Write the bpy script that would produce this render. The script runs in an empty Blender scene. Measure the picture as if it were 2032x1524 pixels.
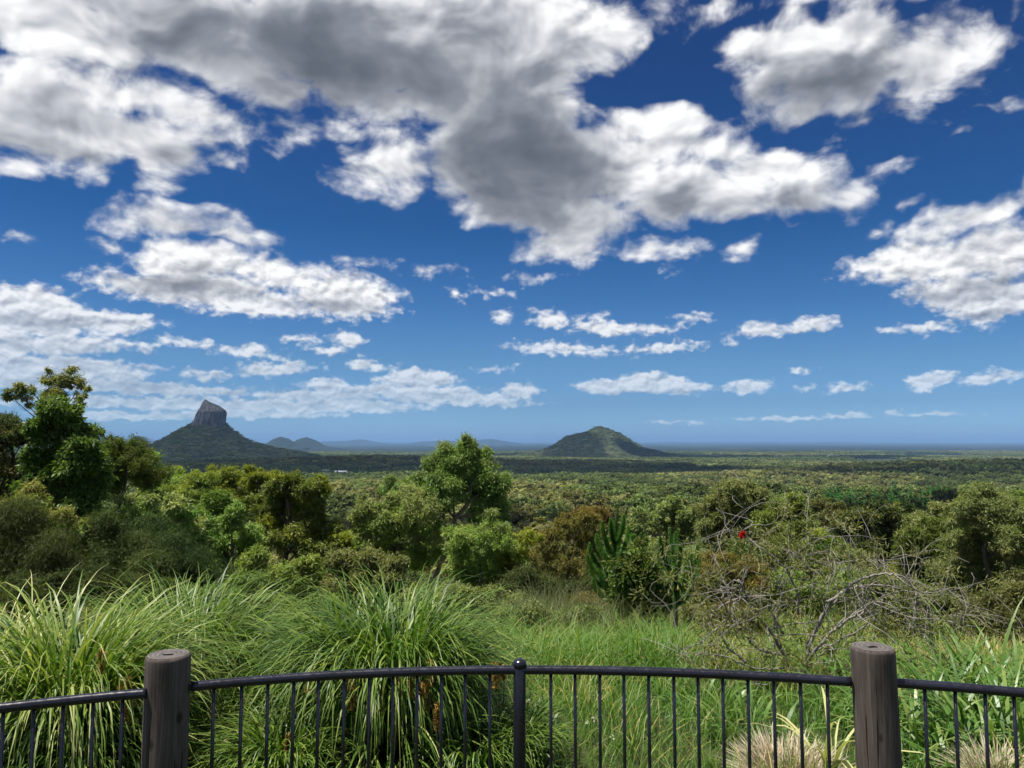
import bpy, math, random
import numpy as np
from math import radians, sin, cos, tan, atan2, asin, hypot, pi
from mathutils import Vector, Matrix

SC = bpy.context.scene
COL = SC.collection
RNG = np.random.default_rng(7)
random.seed(7)

# ---------------------------------------------------------------- camera
FPX = 1523.0                      # focal length in pixels of the 2032 px wide photograph
PITCH = math.atan(113.0 / FPX)    # horizon lies 113 px under the middle
CAM_Z = 1.80
CP, SP = cos(PITCH), sin(PITCH)

def pdir(px, py):
    u = (px - 1016.0) / FPX; v = (762.0 - py) / FPX
    return np.array([u, CP - v * SP, SP + v * CP])

def at(px, py, Y):
    """point of the world seen at a pixel, Y metres ahead of the camera"""
    d = pdir(px, py)
    k = Y / d[1]
    return np.array([d[0] * k, Y, CAM_Z + d[2] * k])

def at_z(px, py, z):
    d = pdir(px, py)
    k = (z - CAM_Z) / d[2]
    return np.array([d[0] * k, d[1] * k, z])

cam_d = bpy.data.cameras.new('camera')
cam = bpy.data.objects.new('camera', cam_d)
COL.objects.link(cam)
cam_d.sensor_fit = 'HORIZONTAL'; cam_d.sensor_width = 36.0
cam_d.lens = 36.0 * FPX / 2032.0
cam_d.clip_start = 0.05; cam_d.clip_end = 300000
cam.location = (0, 0, CAM_Z)
cam.rotation_euler = (radians(90) + PITCH, 0, 0)
SC.camera = cam

# ---------------------------------------------------------------- helpers
def tag(o, label=None, cat=None, group=None, kind=None):
    if label: o['label'] = label
    if cat: o['category'] = cat
    if group: o['group'] = group
    if kind: o['kind'] = kind
    return o

def link(name, me, parent=None):
    o = bpy.data.objects.new(name, me)
    COL.objects.link(o)
    if parent is not None: o.parent = parent
    return o

def empty(name, loc=(0, 0, 0), rz=0.0, label=None, cat=None, group=None):
    o = bpy.data.objects.new(name, None); COL.objects.link(o)
    o.empty_display_size = 0.3
    o.location = Vector([float(c) for c in loc]); o.rotation_euler = (0, 0, rz)
    return tag(o, label, cat, group)

def make_mesh(name, V, F, mat=None, tint=None, smooth=False):
    """V (n,3); F a list/array of quads (m,4) or tris (m,3), or a list of both kinds"""
    me = bpy.data.meshes.new(name)
    V = np.asarray(V, dtype=np.float32)
    Fs = F if isinstance(F, list) and len(F) and isinstance(F[0], np.ndarray) else [np.asarray(F)]
    Fs = [np.asarray(f, dtype=np.int32) for f in Fs if len(f)]
    nl = sum(f.size for f in Fs); nf = sum(len(f) for f in Fs)
    me.vertices.add(len(V)); me.vertices.foreach_set('co', V.ravel())
    me.loops.add(nl); me.polygons.add(nf)
    me.loops.foreach_set('vertex_index', np.concatenate([f.ravel() for f in Fs]))
    tot = np.concatenate([np.full(len(f), f.shape[1], dtype=np.int32) for f in Fs])
    st = np.zeros(nf, dtype=np.int32); st[1:] = np.cumsum(tot)[:-1]
    me.polygons.foreach_set('loop_start', st)
    me.polygons.foreach_set('loop_total', tot)
    if smooth: me.polygons.foreach_set('use_smooth', np.ones(nf, dtype=bool))
    me.update(calc_edges=True)
    if tint is not None:
        a = me.attributes.new('tint', 'FLOAT', 'FACE')
        a.data.foreach_set('value', np.asarray(tint, dtype=np.float32))
    if mat is not None: me.materials.append(mat)
    return me

def norm(a):
    return a / np.maximum(np.linalg.norm(a, axis=-1, keepdims=True), 1e-9)

# node helper -------------------------------------------------------------
class NT:
    def __init__(s, tree): s.t = tree; s.n = tree.nodes; s.l = tree.links
    def node(s, typ, **kw):
        n = s.n.new(typ)
        for k, v in kw.items(): setattr(n, k, v)
        return n
    def put(s, sock, val):
        if isinstance(val, bpy.types.NodeSocket): s.l.new(val, sock)
        elif val is not None: sock.default_value = val
    def math(s, op, a, b=None, c=None, clamp=False):
        n = s.n.new('ShaderNodeMath'); n.operation = op; n.use_clamp = clamp
        s.put(n.inputs[0], a)
        if b is not None: s.put(n.inputs[1], b)
        if c is not None: s.put(n.inputs[2], c)
        return n.outputs[0]
    def vmath(s, op, a, b=None, c=None):
        n = s.n.new('ShaderNodeVectorMath'); n.operation = op
        s.put(n.inputs[0], a)
        if b is not None: s.put(n.inputs[3] if op == 'SCALE' else n.inputs[1], b)
        if c is not None: s.put(n.inputs[2], c)
        return n.outputs[1] if op in ('LENGTH', 'DOT_PRODUCT', 'DISTANCE') else n.outputs[0]
    def noise(s, vec, scale, detail=4, rough=0.5, dist=0.0, lac=2.0, dim='3D', out=0):
        n = s.n.new('ShaderNodeTexNoise'); n.noise_dimensions = dim
        if vec is not None: s.l.new(vec, n.inputs['Vector'])
        s.put(n.inputs['Scale'], scale); n.inputs['Detail'].default_value = detail
        n.inputs['Roughness'].default_value = rough; n.inputs['Distortion'].default_value = dist
        n.inputs['Lacunarity'].default_value = lac
        return n.outputs[out]
    def mapr(s, v, a, b, c=0.0, d=1.0, interp='SMOOTHSTEP'):
        n = s.n.new('ShaderNodeMapRange'); n.interpolation_type = interp
        s.put(n.inputs[0], v)
        for i, x in enumerate((a, b, c, d)): s.put(n.inputs[i + 1], x)
        return n.outputs[0]
    def mix(s, f, a, b, blend='MIX'):
        n = s.n.new('ShaderNodeMix'); n.data_type = 'RGBA'; n.blend_type = blend
        s.put(n.inputs[0], f); s.put(n.inputs[6], a); s.put(n.inputs[7], b)
        return n.outputs[2]
    def mixf(s, f, a, b):
        n = s.n.new('ShaderNodeMix'); n.data_type = 'FLOAT'
        s.put(n.inputs[0], f); s.put(n.inputs[2], a); s.put(n.inputs[3], b)
        return n.outputs[0]
    def ramp(s, f, stops, interp='LINEAR'):
        n = s.n.new('ShaderNodeValToRGB'); n.color_ramp.interpolation = interp
        e = n.color_ramp.elements
        while len(e) < len(stops): e.new(0.5)
        for i, (p, c) in enumerate(stops):
            e[i].position = p; e[i].color = (*c, 1) if len(c) == 3 else c
        s.put(n.inputs[0], f)
        return n.outputs[0]

def srgb(r, g, b):
    f = lambda c: (c / 255 / 12.92) if c / 255 <= 0.04045 else ((c / 255 + 0.055) / 1.055) ** 2.4
    return (f(r), f(g), f(b))

SUN_EL, SUN_AZ = radians(70), radians(-108)   # azimuth measured from +Y (ahead) towards +X
EXPO = 0.7
# ---------------------------------------------------------------- sky with cumulus
# (cx, cy, rx, ry, tilt) in pixels of the photograph, turned into azimuth/elevation
CLOUDS = [
 (250,170,230,60,0),(60,160,110,50,0),(1890,440,150,40,-18),(1960,500,150,60,0),(1840,500,120,40,-10),(1950,590,120,45,0),(880,20,400,90,0),
 (130,55,330,95,0),(430,60,260,130,0),(700,80,330,150,0),(960,70,300,170,0),(1150,60,120,75,0),(1190,130,75,60,0),(600,180,230,60,0),(820,190,260,80,0),
 (1000,240,190,140,0),(1060,330,230,130,0),(1100,410,180,85,15),(1210,330,150,110,0),(1330,270,200,70,12),
 (1360,380,260,70,0),(1530,340,190,60,10),(1560,400,170,42,0),(1690,385,72,45,-15),(1735,338,62,12,-10),
 (790,320,75,78,0),(700,345,62,34,0),(1120,480,130,40,0),
 (120,260,240,105,0),(290,300,120,60,12),(60,330,110,40,0),(420,235,120,60,0),(540,255,130,34,8),(650,275,110,22,0),(470,300,40,18,0),(700,230,60,20,-20),
 (1640,110,230,115,0),(1840,100,150,100,0),(1500,110,100,70,0),(1600,205,110,40,0),(1960,100,60,30,-10),(1690,235,125,22,0),(1790,215,55,28,0),(1640,268,45,14,0),(2020,25,40,26,0),
 (1430,20,70,25,-15),
 (350,445,165,40,0),(440,470,105,30,0),(400,520,160,50,0),(380,570,190,38,0),(560,540,100,40,10),(690,592,118,42,0),(490,600,160,28,0),(225,480,40,22,0),
 (60,605,110,40,0),(130,635,130,30,0),(60,645,150,30,0),(240,645,75,22,-8),(120,680,170,18,0),(30,690,100,18,0),
 (1970,420,120,40,-18),(1850,470,100,30,-15),(1900,520,130,35,0),(1790,530,120,36,0),(1930,570,150,35,0),(1700,530,40,14,0),(1970,615,80,26,-8),(1730,465,26,20,0),
 (1180,500,75,24,-10),(1290,493,120,26,0),(1480,482,38,26,-35),(1070,545,50,14,0),(1085,505,38,18,0),(1792,400,20,13,-30),(1585,452,30,14,0),(1940,215,50,9,-12),(1900,260,35,10,-10),(1870,240,40,7,0),(1318,540,14,9,0),
 (1090,634,42,18,0),(1195,650,84,17,4),(1310,652,38,9,0),(1190,628,24,6,0),(1515,653,60,15,0),(1615,645,52,17,0),(1845,650,76,9,0),(1115,692,98,12,4),(1310,690,100,9,-3),(1380,628,26,8,0),
 (608,674,42,9,0),(692,673,30,17,0),(665,694,40,8,0),(370,680,60,10,8),(495,698,70,11,3),(735,725,50,10,0),(540,732,80,14,-4),(410,745,50,8,0),
 (90,730,230,26,0),(220,765,200,16,0),(60,755,150,20,0),(350,775,190,12,0),(300,800,260,12,0),(650,765,50,15,0),(640,785,140,14,0),(600,805,260,14,0),(260,826,160,9,0),(830,752,84,20,0),(790,775,190,14,0),(900,790,150,14,0),(1035,775,38,16,0),(950,800,110,8,0),(480,822,200,8,0),
 (1290,758,80,19,0),(1205,768,62,16,0),(1340,771,80,12,0),(1490,768,52,14,0),(1685,768,40,10,0),(1845,755,60,15,-8),(1960,750,80,13,-3),(1600,771,24,5,0),(1590,735,20,5,0),
 (1570,830,130,4,0),(1680,826,48,7,0),(1840,820,90,5,0),(1350,838,40,3,0),
 (900,585,18,12,30),(997,627,18,12,0),(735,533,40,6,0),(845,544,30,5,0),(40,480,30,14,0),(985,575,40,7,0),(980,733,30,6,-6),
 (1800,480,50,10,-20),(40,-60,900,110,0),(1750,-40,400,40,0),
]
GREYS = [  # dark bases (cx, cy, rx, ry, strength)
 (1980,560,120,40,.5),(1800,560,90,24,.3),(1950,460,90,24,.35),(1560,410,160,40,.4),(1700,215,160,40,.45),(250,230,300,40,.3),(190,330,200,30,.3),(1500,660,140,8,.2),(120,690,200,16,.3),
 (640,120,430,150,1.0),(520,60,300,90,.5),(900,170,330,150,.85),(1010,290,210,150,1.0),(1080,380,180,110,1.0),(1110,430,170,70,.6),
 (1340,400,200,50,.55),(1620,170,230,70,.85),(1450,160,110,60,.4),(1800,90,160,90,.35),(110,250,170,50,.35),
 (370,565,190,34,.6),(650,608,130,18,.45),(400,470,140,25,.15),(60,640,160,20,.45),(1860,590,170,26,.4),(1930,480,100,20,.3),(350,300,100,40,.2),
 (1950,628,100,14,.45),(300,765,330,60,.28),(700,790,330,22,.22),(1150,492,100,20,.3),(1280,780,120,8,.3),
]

def ae(px, py):
    d = norm(pdir(px, py)); return atan2(d[0], d[1]), asin(d[2])

def build_sky():
    w = bpy.data.worlds.new('World'); SC.world = w; w.use_nodes = True
    t = NT(w.node_tree); t.n.clear()
    out = t.node('ShaderNodeOutputWorld')
    sky = t.node('ShaderNodeTexSky', sky_type='NISHITA', sun_disc=False)
    sky.sun_elevation = SUN_EL; sky.sun_rotation = SUN_AZ
    sky.air_density = 1.0; sky.dust_density = 0.6; sky.ozone_density = 3.0; sky.altitude = 200
    tc = t.node('ShaderNodeTexCoord').outputs['Generated']
    sep = t.node('ShaderNodeSeparateXYZ'); t.l.new(tc, sep.inputs[0])
    X = t.math('ARCTAN2', sep.outputs[0], sep.outputs[1]); E = t.math('ARCSINE', sep.outputs[2])
    # clear sky: the deep blue overhead and the pale blue low down of this day
    stops = [(0.0, tuple(x / y for x, y in zip(srgb(162, 200, 224), srgb(198, 190, 165))))]
    for py, tg, ni in ((866, (152, 194, 226), (198, 196, 176)), (800, (130, 179, 221), (195, 211, 207)), (720, (109, 163, 215), (172, 199, 219)), (590, (72, 130, 195), (148, 180, 214)),
                       (460, (47, 105, 173), (133, 164, 204)), (140, (42, 84, 149), (119, 148, 190)), (-600, (42, 84, 149), (119, 148, 190))):
        a, b = srgb(*tg), srgb(*ni); stops.append((max(0, ae(1016, py)[1]), tuple(x / y for x, y in zip(a, b))))
    skc = t.mix(1.0, sky.outputs[0], t.ramp(E, stops), 'MULTIPLY')
    E1, E2 = 0.115, 0.30
    low = t.mapr(E, E1, E2)
    XE = t.node('ShaderNodeCombineXYZ'); t.l.new(X, XE.inputs[0]); t.l.new(E, XE.inputs[1])
    nvec = t.node('ShaderNodeCombineXYZ'); t.l.new(X, nvec.inputs[0]); t.l.new(t.math('MULTIPLY', E, 1.5), nvec.inputs[1])
    nv = nvec.outputs[0]
    wa = t.noise(nv, 9.0, 3, 0.6, out=1, dim='2D'); wb = t.noise(nv, 40.0, 3, 0.6, out=1, dim='2D')
    va = t.vmath('SCALE', t.vmath('SUBTRACT', wa, (0.5, 0.5, 0.5)), 0.070)
    vb = t.vmath('SCALE', t.vmath('SUBTRACT', wb, (0.5, 0.5, 0.5)), 0.016)
    def vmix(a, b):
        n = t.node('ShaderNodeMix'); n.data_type = 'VECTOR'
        t.put(n.inputs[0], low); t.put(n.inputs[4], a); t.put(n.inputs[5], b); return n.outputs[1]
    rows = {'low': (-0.02, E1), 'mid': (E1, E2), 'top': (E2, 0.62)}
    cols = [(-0.72, -0.21), (-0.21, 0.18), (0.18, 0.72)]
    shared = {}
    for row in rows:
        warp = {'low': vb, 'top': va}.get(row) or vmix(vb, va)
        P = t.vmath('ADD', XE.outputs[0], warp)
        def bil(vec, d0, d1, rg):
            a = t.noise(vec, 10.0, d0, rg, 0.25, 2.05, dim='2D') if row != 'low' else None
            b = t.noise(vec, 44.0, d1, rg, 0.2, 2.05, dim='2D') if row != 'top' else None
            return t.mixf(low, b, a) if row == 'mid' else (a or b)
        n0 = bil(nv, 9, 6, 0.58)
        up = t.vmath('ADD', nv, t.vmath('SCALE', (-0.35, 1.0, 0), t.mixf(low, 0.005, 0.017)))
        nl = bil(nv, 3.2, 2.6, 0.46)
        n1 = t.math('SUBTRACT', nl, bil(up, 3.2, 2.6, 0.46))
        def vor(s):
            c = t.node('ShaderNodeTexVoronoi', voronoi_dimensions='2D', feature='SMOOTH_F1')
            t.l.new(t.vmath('ADD', nv, t.vmath('SCALE', warp, 0.4)), c.inputs['Vector'])
            c.inputs['Scale'].default_value = s; c.inputs['Detail'].default_value = 3; c.inputs['Roughness'].default_value = 0.45; c.inputs['Smoothness'].default_value = 0.6
            return c.outputs['Distance']
        a = vor(15.0) if row != 'low' else None; b = vor(62.0) if row != 'top' else None
        puff = t.math('SUBTRACT', 0.42, t.mixf(low, b, a) if row == 'mid' else (a or b))
        shared[row] = (P, n0, n1, puff, nl)

    def tile(row, col):
        P, n0, n1, puff, nl = shared[row]
        (x0, x1), (e0, e1) = cols[col], rows[row]
        PP = [P]
        def step(v): PP[0] = t.vmath('ADD', P, t.math('MULTIPLY', v, 1e-7))   # chains the evaluation, keeps the shader stack small
        def ell(c):
            mp = t.node('ShaderNodeMapping', vector_type='TEXTURE')
            t.l.new(PP[0], mp.inputs[0])
            mp.inputs[1].default_value = (c[0], c[1], 0); mp.inputs[2].default_value = (0, 0, radians(-c[4]))
            mp.inputs[3].default_value = (c[2], c[3], 1)
            return t.vmath('LENGTH', mp.outputs[0])
        def near(c, k):
            r = c[2] * k + 0.04, (max(c[3], c[2] * abs(sin(radians(c[4]))))) * k + 0.04
            return c[0] + r[0] > x0 and c[0] - r[0] < x1 and c[1] + r[1] > e0 and c[1] - r[1] < e1
        def conv(cx, cy, rx, ry, rot):
            a0, q0 = ae(cx, cy); a1, _ = ae(cx + rx, cy); _, q1 = ae(cx, cy - ry)
            return (a0, q0, max(a1 - a0, .002), max(q1 - q0, .002), rot)
        fld = None; k = 0
        for cx, cy, rx, ry, rot in CLOUDS:
            size = 85.0 * min(1, max(0.0, (860 - cy) / 620.0)) + 7
            wgt = min(3.0, min(rx, ry * 1.7) / size)
            c = conv(cx, cy, rx, ry, rot)
            if not near(c, 1 + 1.3 / wgt): continue
            k += 1
            if k % 6 == 5: step(fld)
            v = t.math('MULTIPLY_ADD', ell(c), -wgt, wgt)
            fld = t.math('SMOOTH_MAX', v if fld is None else fld, v if fld is not None else -1.3, 0.15)
        if fld is None: fld = -2.0
        else: step(fld)
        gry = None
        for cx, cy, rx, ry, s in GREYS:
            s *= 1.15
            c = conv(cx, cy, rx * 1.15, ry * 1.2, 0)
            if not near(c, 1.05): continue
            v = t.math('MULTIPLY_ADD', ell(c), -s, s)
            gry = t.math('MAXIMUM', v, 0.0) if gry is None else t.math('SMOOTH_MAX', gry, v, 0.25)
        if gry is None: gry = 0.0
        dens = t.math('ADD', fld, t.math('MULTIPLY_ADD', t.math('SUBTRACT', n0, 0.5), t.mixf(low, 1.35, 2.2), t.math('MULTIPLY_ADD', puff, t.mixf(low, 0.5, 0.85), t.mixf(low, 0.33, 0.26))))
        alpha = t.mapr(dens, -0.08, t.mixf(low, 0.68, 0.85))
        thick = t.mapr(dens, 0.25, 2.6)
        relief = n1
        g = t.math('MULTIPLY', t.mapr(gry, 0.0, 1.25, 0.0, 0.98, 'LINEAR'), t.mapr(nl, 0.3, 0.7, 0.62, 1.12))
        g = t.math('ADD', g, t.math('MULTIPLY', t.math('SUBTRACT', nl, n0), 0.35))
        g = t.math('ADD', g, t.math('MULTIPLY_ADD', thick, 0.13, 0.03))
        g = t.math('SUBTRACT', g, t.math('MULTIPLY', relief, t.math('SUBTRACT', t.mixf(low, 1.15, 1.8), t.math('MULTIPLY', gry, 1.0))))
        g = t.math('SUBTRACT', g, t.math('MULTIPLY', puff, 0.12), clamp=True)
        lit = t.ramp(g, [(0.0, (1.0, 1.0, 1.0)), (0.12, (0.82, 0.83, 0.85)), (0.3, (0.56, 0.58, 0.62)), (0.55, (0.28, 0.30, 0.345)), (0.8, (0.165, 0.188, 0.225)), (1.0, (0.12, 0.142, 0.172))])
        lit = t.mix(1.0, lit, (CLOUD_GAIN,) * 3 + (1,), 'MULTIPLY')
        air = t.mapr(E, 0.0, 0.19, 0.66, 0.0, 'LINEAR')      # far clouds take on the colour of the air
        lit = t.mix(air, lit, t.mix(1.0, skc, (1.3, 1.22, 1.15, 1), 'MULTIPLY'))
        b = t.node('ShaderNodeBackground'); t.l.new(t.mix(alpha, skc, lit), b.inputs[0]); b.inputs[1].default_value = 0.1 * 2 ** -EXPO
        return b.outputs[0]
    def msh(f, a, b):
        n = t.node('ShaderNodeMixShader'); t.put(n.inputs[0], f); t.l.new(a, n.inputs[1]); t.l.new(b, n.inputs[2]); return n.outputs[0]
    res = []
    for row in rows:
        tl = [tile(row, c) for c in range(3)]
        res.append(msh(t.math('GREATER_THAN', X, cols[1][1]), msh(t.math('GREATER_THAN', X, cols[0][1]), tl[0], tl[1]), tl[2]))
    front = msh(t.math('GREATER_THAN', E, E2), msh(t.math('GREATER_THAN', E, E1), res[0], res[1]), res[2])
    # the rest of the sky: scattered cumulus
    gn = t.noise(nv, 5.0, 5, 0.55, 0.2, dim='2D')
    gc = t.mix(t.mapr(gn, 0.47, 0.6), skc, t.mix(t.mapr(gn, 0.55, 0.75), (6.6, 6.7, 6.9, 1), (2.4, 2.6, 3.0, 1)))
    gb = t.node('ShaderNodeBackground'); t.l.new(gc, gb.inputs[0]); gb.inputs[1].default_value = 0.1 * 2 ** -EXPO
    inside = t.math('MULTIPLY', t.math('LESS_THAN', t.math('ABSOLUTE', X), 0.72), t.math('MULTIPLY', t.math('GREATER_THAN', E, -0.01), t.math('LESS_THAN', E, 0.62)))
    t.l.new(msh(inside, gb.outputs[0], front), out.inputs[0])
    w.cycles.sampling_method = 'MANUAL'; w.cycles.sample_map_resolution = 512
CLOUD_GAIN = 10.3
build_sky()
# ---------------------------------------------------------------- value noise in numpy
_pt = np.random.default_rng(3).random((256, 256)).astype(np.float32)
def vnoise(x, y):
    x = np.asarray(x, float); y = np.asarray(y, float)
    xi = np.floor(x).astype(int); yi = np.floor(y).astype(int); fx = x - xi; fy = y - yi
    fx = fx * fx * (3 - 2 * fx); fy = fy * fy * (3 - 2 * fy)
    a = _pt[xi & 255, yi & 255]; b = _pt[(xi + 1) & 255, yi & 255]; c = _pt[xi & 255, (yi + 1) & 255]; d = _pt[(xi + 1) & 255, (yi + 1) & 255]
    return (a * (1 - fx) + b * fx) * (1 - fy) + (c * (1 - fx) + d * fx) * fy
def fbm(x, y, o=4):
    s = 0; a = 0.5
    for i in range(o):
        s = s + a * (vnoise(x * 2 ** i + 17.3 * i, y * 2 ** i + 5.1 * i) - 0.5); a *= 0.5
    return s

PD = [0, 3.6, 6, 10, 18, 26, 42, 60, 100, 160, 250, 400, 530, 680, 900, 1400, 2000, 3000, 5000, 9000, 30000, 200000]
PZ = [0, -0.03, -0.33, -1.1, -2.7, -5.2, -10.5, -15.5, -23, -30, -35, -37.5, -40, -53, -62, -67, -73, -83, -94, -100, -106, -108]
def gauss(x, y, cx, cy, sx, sy): return np.exp(-((x - cx) / sx) ** 2 - ((y - cy) / sy) ** 2)
def ground_z(x, y):
    x = np.asarray(x, float); y = np.asarray(y, float)
    d = np.hypot(np.maximum(y, 0), 0.5 * x)
    z = np.interp(np.log1p(d), np.log1p(PD), PZ)
    k = np.clip((d - 250) / 1100, 0, 1) * np.clip(1 - d / 14000, 0.1, 1)
    z = z + k * 34 * fbm(x / 700.0 + 3, y / 520.0, 3)
    z = z + np.clip((d - 20) / 80, 0, 1) * 2.2 * fbm(x / 40.0, y / 40.0, 2) + np.clip(d / 8, 0, 1) * 0.25 * fbm(x / 2.5, y / 2.5, 2)
    z = z + np.clip((d - 200) / 250, 0, 1) * np.clip(1 - d / 5000, 0, 1) * 17 * fbm(x / 210.0 + 1.7, y / 150.0, 2)
    z = z + 34 * gauss(x, y, 860, 1330, 420, 210) + 26 * gauss(x, y, -430, 2150, 560, 260) + 10 * gauss(x, y, 700, 2600, 700, 250)
    return z

def sil_fn(D, pts):
    xs = np.array([at(p[0], p[1], D)[0] for p in pts]); zs = np.array([at(p[0], p[1], D)[2] for p in pts])
    return xs, zs
# mountains: (distance, silhouette pixels, half depth, roughness)
MTN = {
 'spire': (3500.0, [(215, 915), (255, 900), (290, 888), (322, 872), (350, 856), (372, 843), (388, 835), (420, 832), (448, 840), (462, 853), (480, 866), (505, 877), (545, 887), (600, 897), (660, 908), (730, 918)], 620, 14),
 'dome': (4500.0, [(1010, 906), (1060, 897), (1090, 888), (1110, 874), (1124, 865), (1142, 861), (1165, 855), (1180, 848), (1190, 845), (1201, 849), (1222, 856), (1242, 866), (1256, 876), (1280, 889), (1330, 900), (1400, 908)], 560, 16),
 'twin_a': (9000.0, [(500, 889), (523, 884), (540, 872), (556, 866), (572, 870), (590, 881), (612, 889)], 600, 14),
 'twin_b': (9600.0, [(560, 889), (578, 880), (590, 872), (608, 867), (626, 873), (645, 884), (670, 889)], 600, 14),
}
SIL = {k: sil_fn(v[0], v[1]) for k, v in MTN.items()}
def mtn_z(k, x, y):
    D, _, half, rough = MTN[k]
    xs, zs = SIL[k]
    S = np.interp(x, xs, zs); base = min(zs) - 8
    hpk = (S - base) / (max(zs) - base)
    t = np.abs(y - D) / (half * (0.35 + 0.65 * np.sqrt(np.clip(hpk, 0, 1))) * 1.0)
    g = np.clip(1 - t, 0, 1); g = g ** 1.25
    n = fbm(x / 120.0 + 9, y / 120.0, 5)
    gul = np.abs(fbm(x / 90.0, y / 260.0 + 4, 3))
    w = np.clip(t * 3, 0, 1)
    return base + (S - base) * g + (n * rough * 2.0 - gul * rough * 2.2) * w * np.clip(hpk * 3, 0, 1) * np.clip(g * 4, 0, 1)
def surf_z(x, y):
    z = ground_z(x, y)
    for k in ('spire', 'dome', 'twin_a', 'twin_b'):
        D, _, half, _r = MTN[k]; xs = SIL[k][0]
        m = (x > xs[0]) & (x < xs[-1]) & (np.abs(y - D) < half)
        if np.any(m): z = np.where(m, np.maximum(z, mtn_z(k, x, y)), z)
    return z

# ---------------------------------------------------------------- materials of the land
def new_mat(name):
    m = bpy.data.materials.new(name); m.use_nodes = True
    t = NT(m.node_tree); t.n.clear()
    out = t.node('ShaderNodeOutputMaterial'); b = t.node('ShaderNodeBsdfPrincipled')
    t.l.new(b.outputs[0], out.inputs[0])
    return m, t, b, out

def mat_ground():
    m, t, b, out = new_mat('soil_and_pasture')
    P = t.node('ShaderNodeNewGeometry').outputs['Position']
    n1 = t.noise(P, 2.2, 6, 0.65); n2 = t.noise(P, 0.35, 4, 0.6)
    near = t.ramp(n1, [(0.3, (0.018, 0.022, 0.010)), (0.5, (0.035, 0.045, 0.016)), (0.72, (0.075, 0.070, 0.032))])
    fl = t.ramp(n2, [(0.3, (0.030, 0.042, 0.016)), (0.7, (0.055, 0.060, 0.028))])
    S = t.vmath('MULTIPLY', P, (1.0, 0.55, 0.0))
    f1 = t.noise(S, 0.00042, 6, 0.62); f2 = t.noise(S, 0.0021, 5, 0.65)
    far = t.ramp(t.math('ADD', t.math('MULTIPLY', f1, 0.65), t.math('MULTIPLY', f2, 0.35)),
                 [(0.36, (0.010, 0.018, 0.013)), (0.54, (0.016, 0.026, 0.017)), (0.58, (0.035, 0.05, 0.026)), (0.61, (0.07, 0.08, 0.045)), (0.65, (0.016, 0.026, 0.018))])  # far plain darkened in its colour in place of cloud shadow
    L = t.vmath('LENGTH', P)
    c = t.mix(t.mapr(L, 15.0, 60.0), near, fl)
    c = t.mix(t.mapr(L, 3000.0, 6000.0), c, far)
    t.l.new(c, b.inputs['Base Color']); b.inputs['Roughness'].default_value = 0.95; b.inputs['Specular IOR Level'].default_value = 0.1
    bp = t.node('ShaderNodeBump'); bp.inputs['Strength'].default_value = 0.6; bp.inputs['Distance'].default_value = 0.05
    t.l.new(n1, bp.inputs['Height']); t.l.new(bp.outputs[0], b.inputs['Normal'])
    return m

def mat_hill(name, far=False):
    m, t, b, out = new_mat(name)
    g = t.node('ShaderNodeNewGeometry'); P = g.outputs['Position']
    sc = 0.02 if not far else 0.004
    n = t.noise(P, sc, 7, 0.68)
    c = t.ramp(n, [(0.3, (0.010, 0.018, 0.012)), (0.7, (0.024, 0.034, 0.020))]) if far else t.ramp(n, [(0.32, (0.020, 0.030, 0.014)), (0.5, (0.040, 0.052, 0.022)), (0.68, (0.075, 0.080, 0.036))])  # far hills darker: their shadowed look is put into the colour
    if not far:
        sep = t.node('ShaderNodeSeparateXYZ'); t.l.new(g.outputs['Normal'], sep.inputs[0])
        rock = t.mapr(t.math('ADD', sep.outputs[2], t.math('MULTIPLY', t.math('SUBTRACT', n, 0.5), 0.9)), 0.52, 0.66, 1.0, 0.0)
        rc = t.ramp(t.noise(t.vmath('MULTIPLY', P, (1, 1, 0.35)), 0.06, 6, 0.7), [(0.3, (0.05, 0.047, 0.045)), (0.7, (0.16, 0.14, 0.125))])
        c = t.mix(rock, c, rc)
    t.l.new(c, b.inputs['Base Color']); b.inputs['Roughness'].default_value = 0.95; b.inputs['Specular IOR Level'].default_value = 0.1
    return m

def mat_rock():
    m, t, b, out = new_mat('trachyte_rock')
    g = t.node('ShaderNodeNewGeometry'); P = g.outputs['Position']
    S = t.vmath('MULTIPLY', P, (1, 1, 0.22))
    n = t.noise(S, 0.09, 8, 0.68, 0.6); n2 = t.noise(P, 0.03, 5, 0.6)
    c = t.ramp(n, [(0.25, (0.035, 0.036, 0.042)), (0.45, (0.105, 0.105, 0.115)), (0.62, (0.19, 0.185, 0.19)), (0.8, (0.30, 0.285, 0.28))])
    sep = t.node('ShaderNodeSeparateXYZ'); t.l.new(g.outputs['Normal'], sep.inputs[0])
    veg = t.mapr(t.math('ADD', sep.outputs[2], t.math('MULTIPLY', n2, 0.5)), 1.0, 1.2, 0.0, 0.8)
    c = t.mix(veg, c, (0.035, 0.045, 0.02, 1))
    t.l.new(c, b.inputs['Base Color']); b.inputs['Roughness'].default_value = 0.9; b.inputs['Specular IOR Level'].default_value = 0.2
    bp = t.node('ShaderNodeBump'); bp.inputs['Strength'].default_value = 1.0; bp.inputs['Distance'].default_value = 6
    t.l.new(n, bp.inputs['Height']); t.l.new(bp.outputs[0], b.inputs['Normal'])
    return m

def grid_faces(nu, nv, wrap=False):
    i = np.arange(nu - 1 if not wrap else nu)[:, None]; j = np.arange(nv - 1)[None, :]
    i2 = (i + 1) % nu
    return np.stack([i * nv + j, i2 * nv + j, i2 * nv + j + 1, i * nv + j + 1], -1).reshape(-1, 4)

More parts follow.
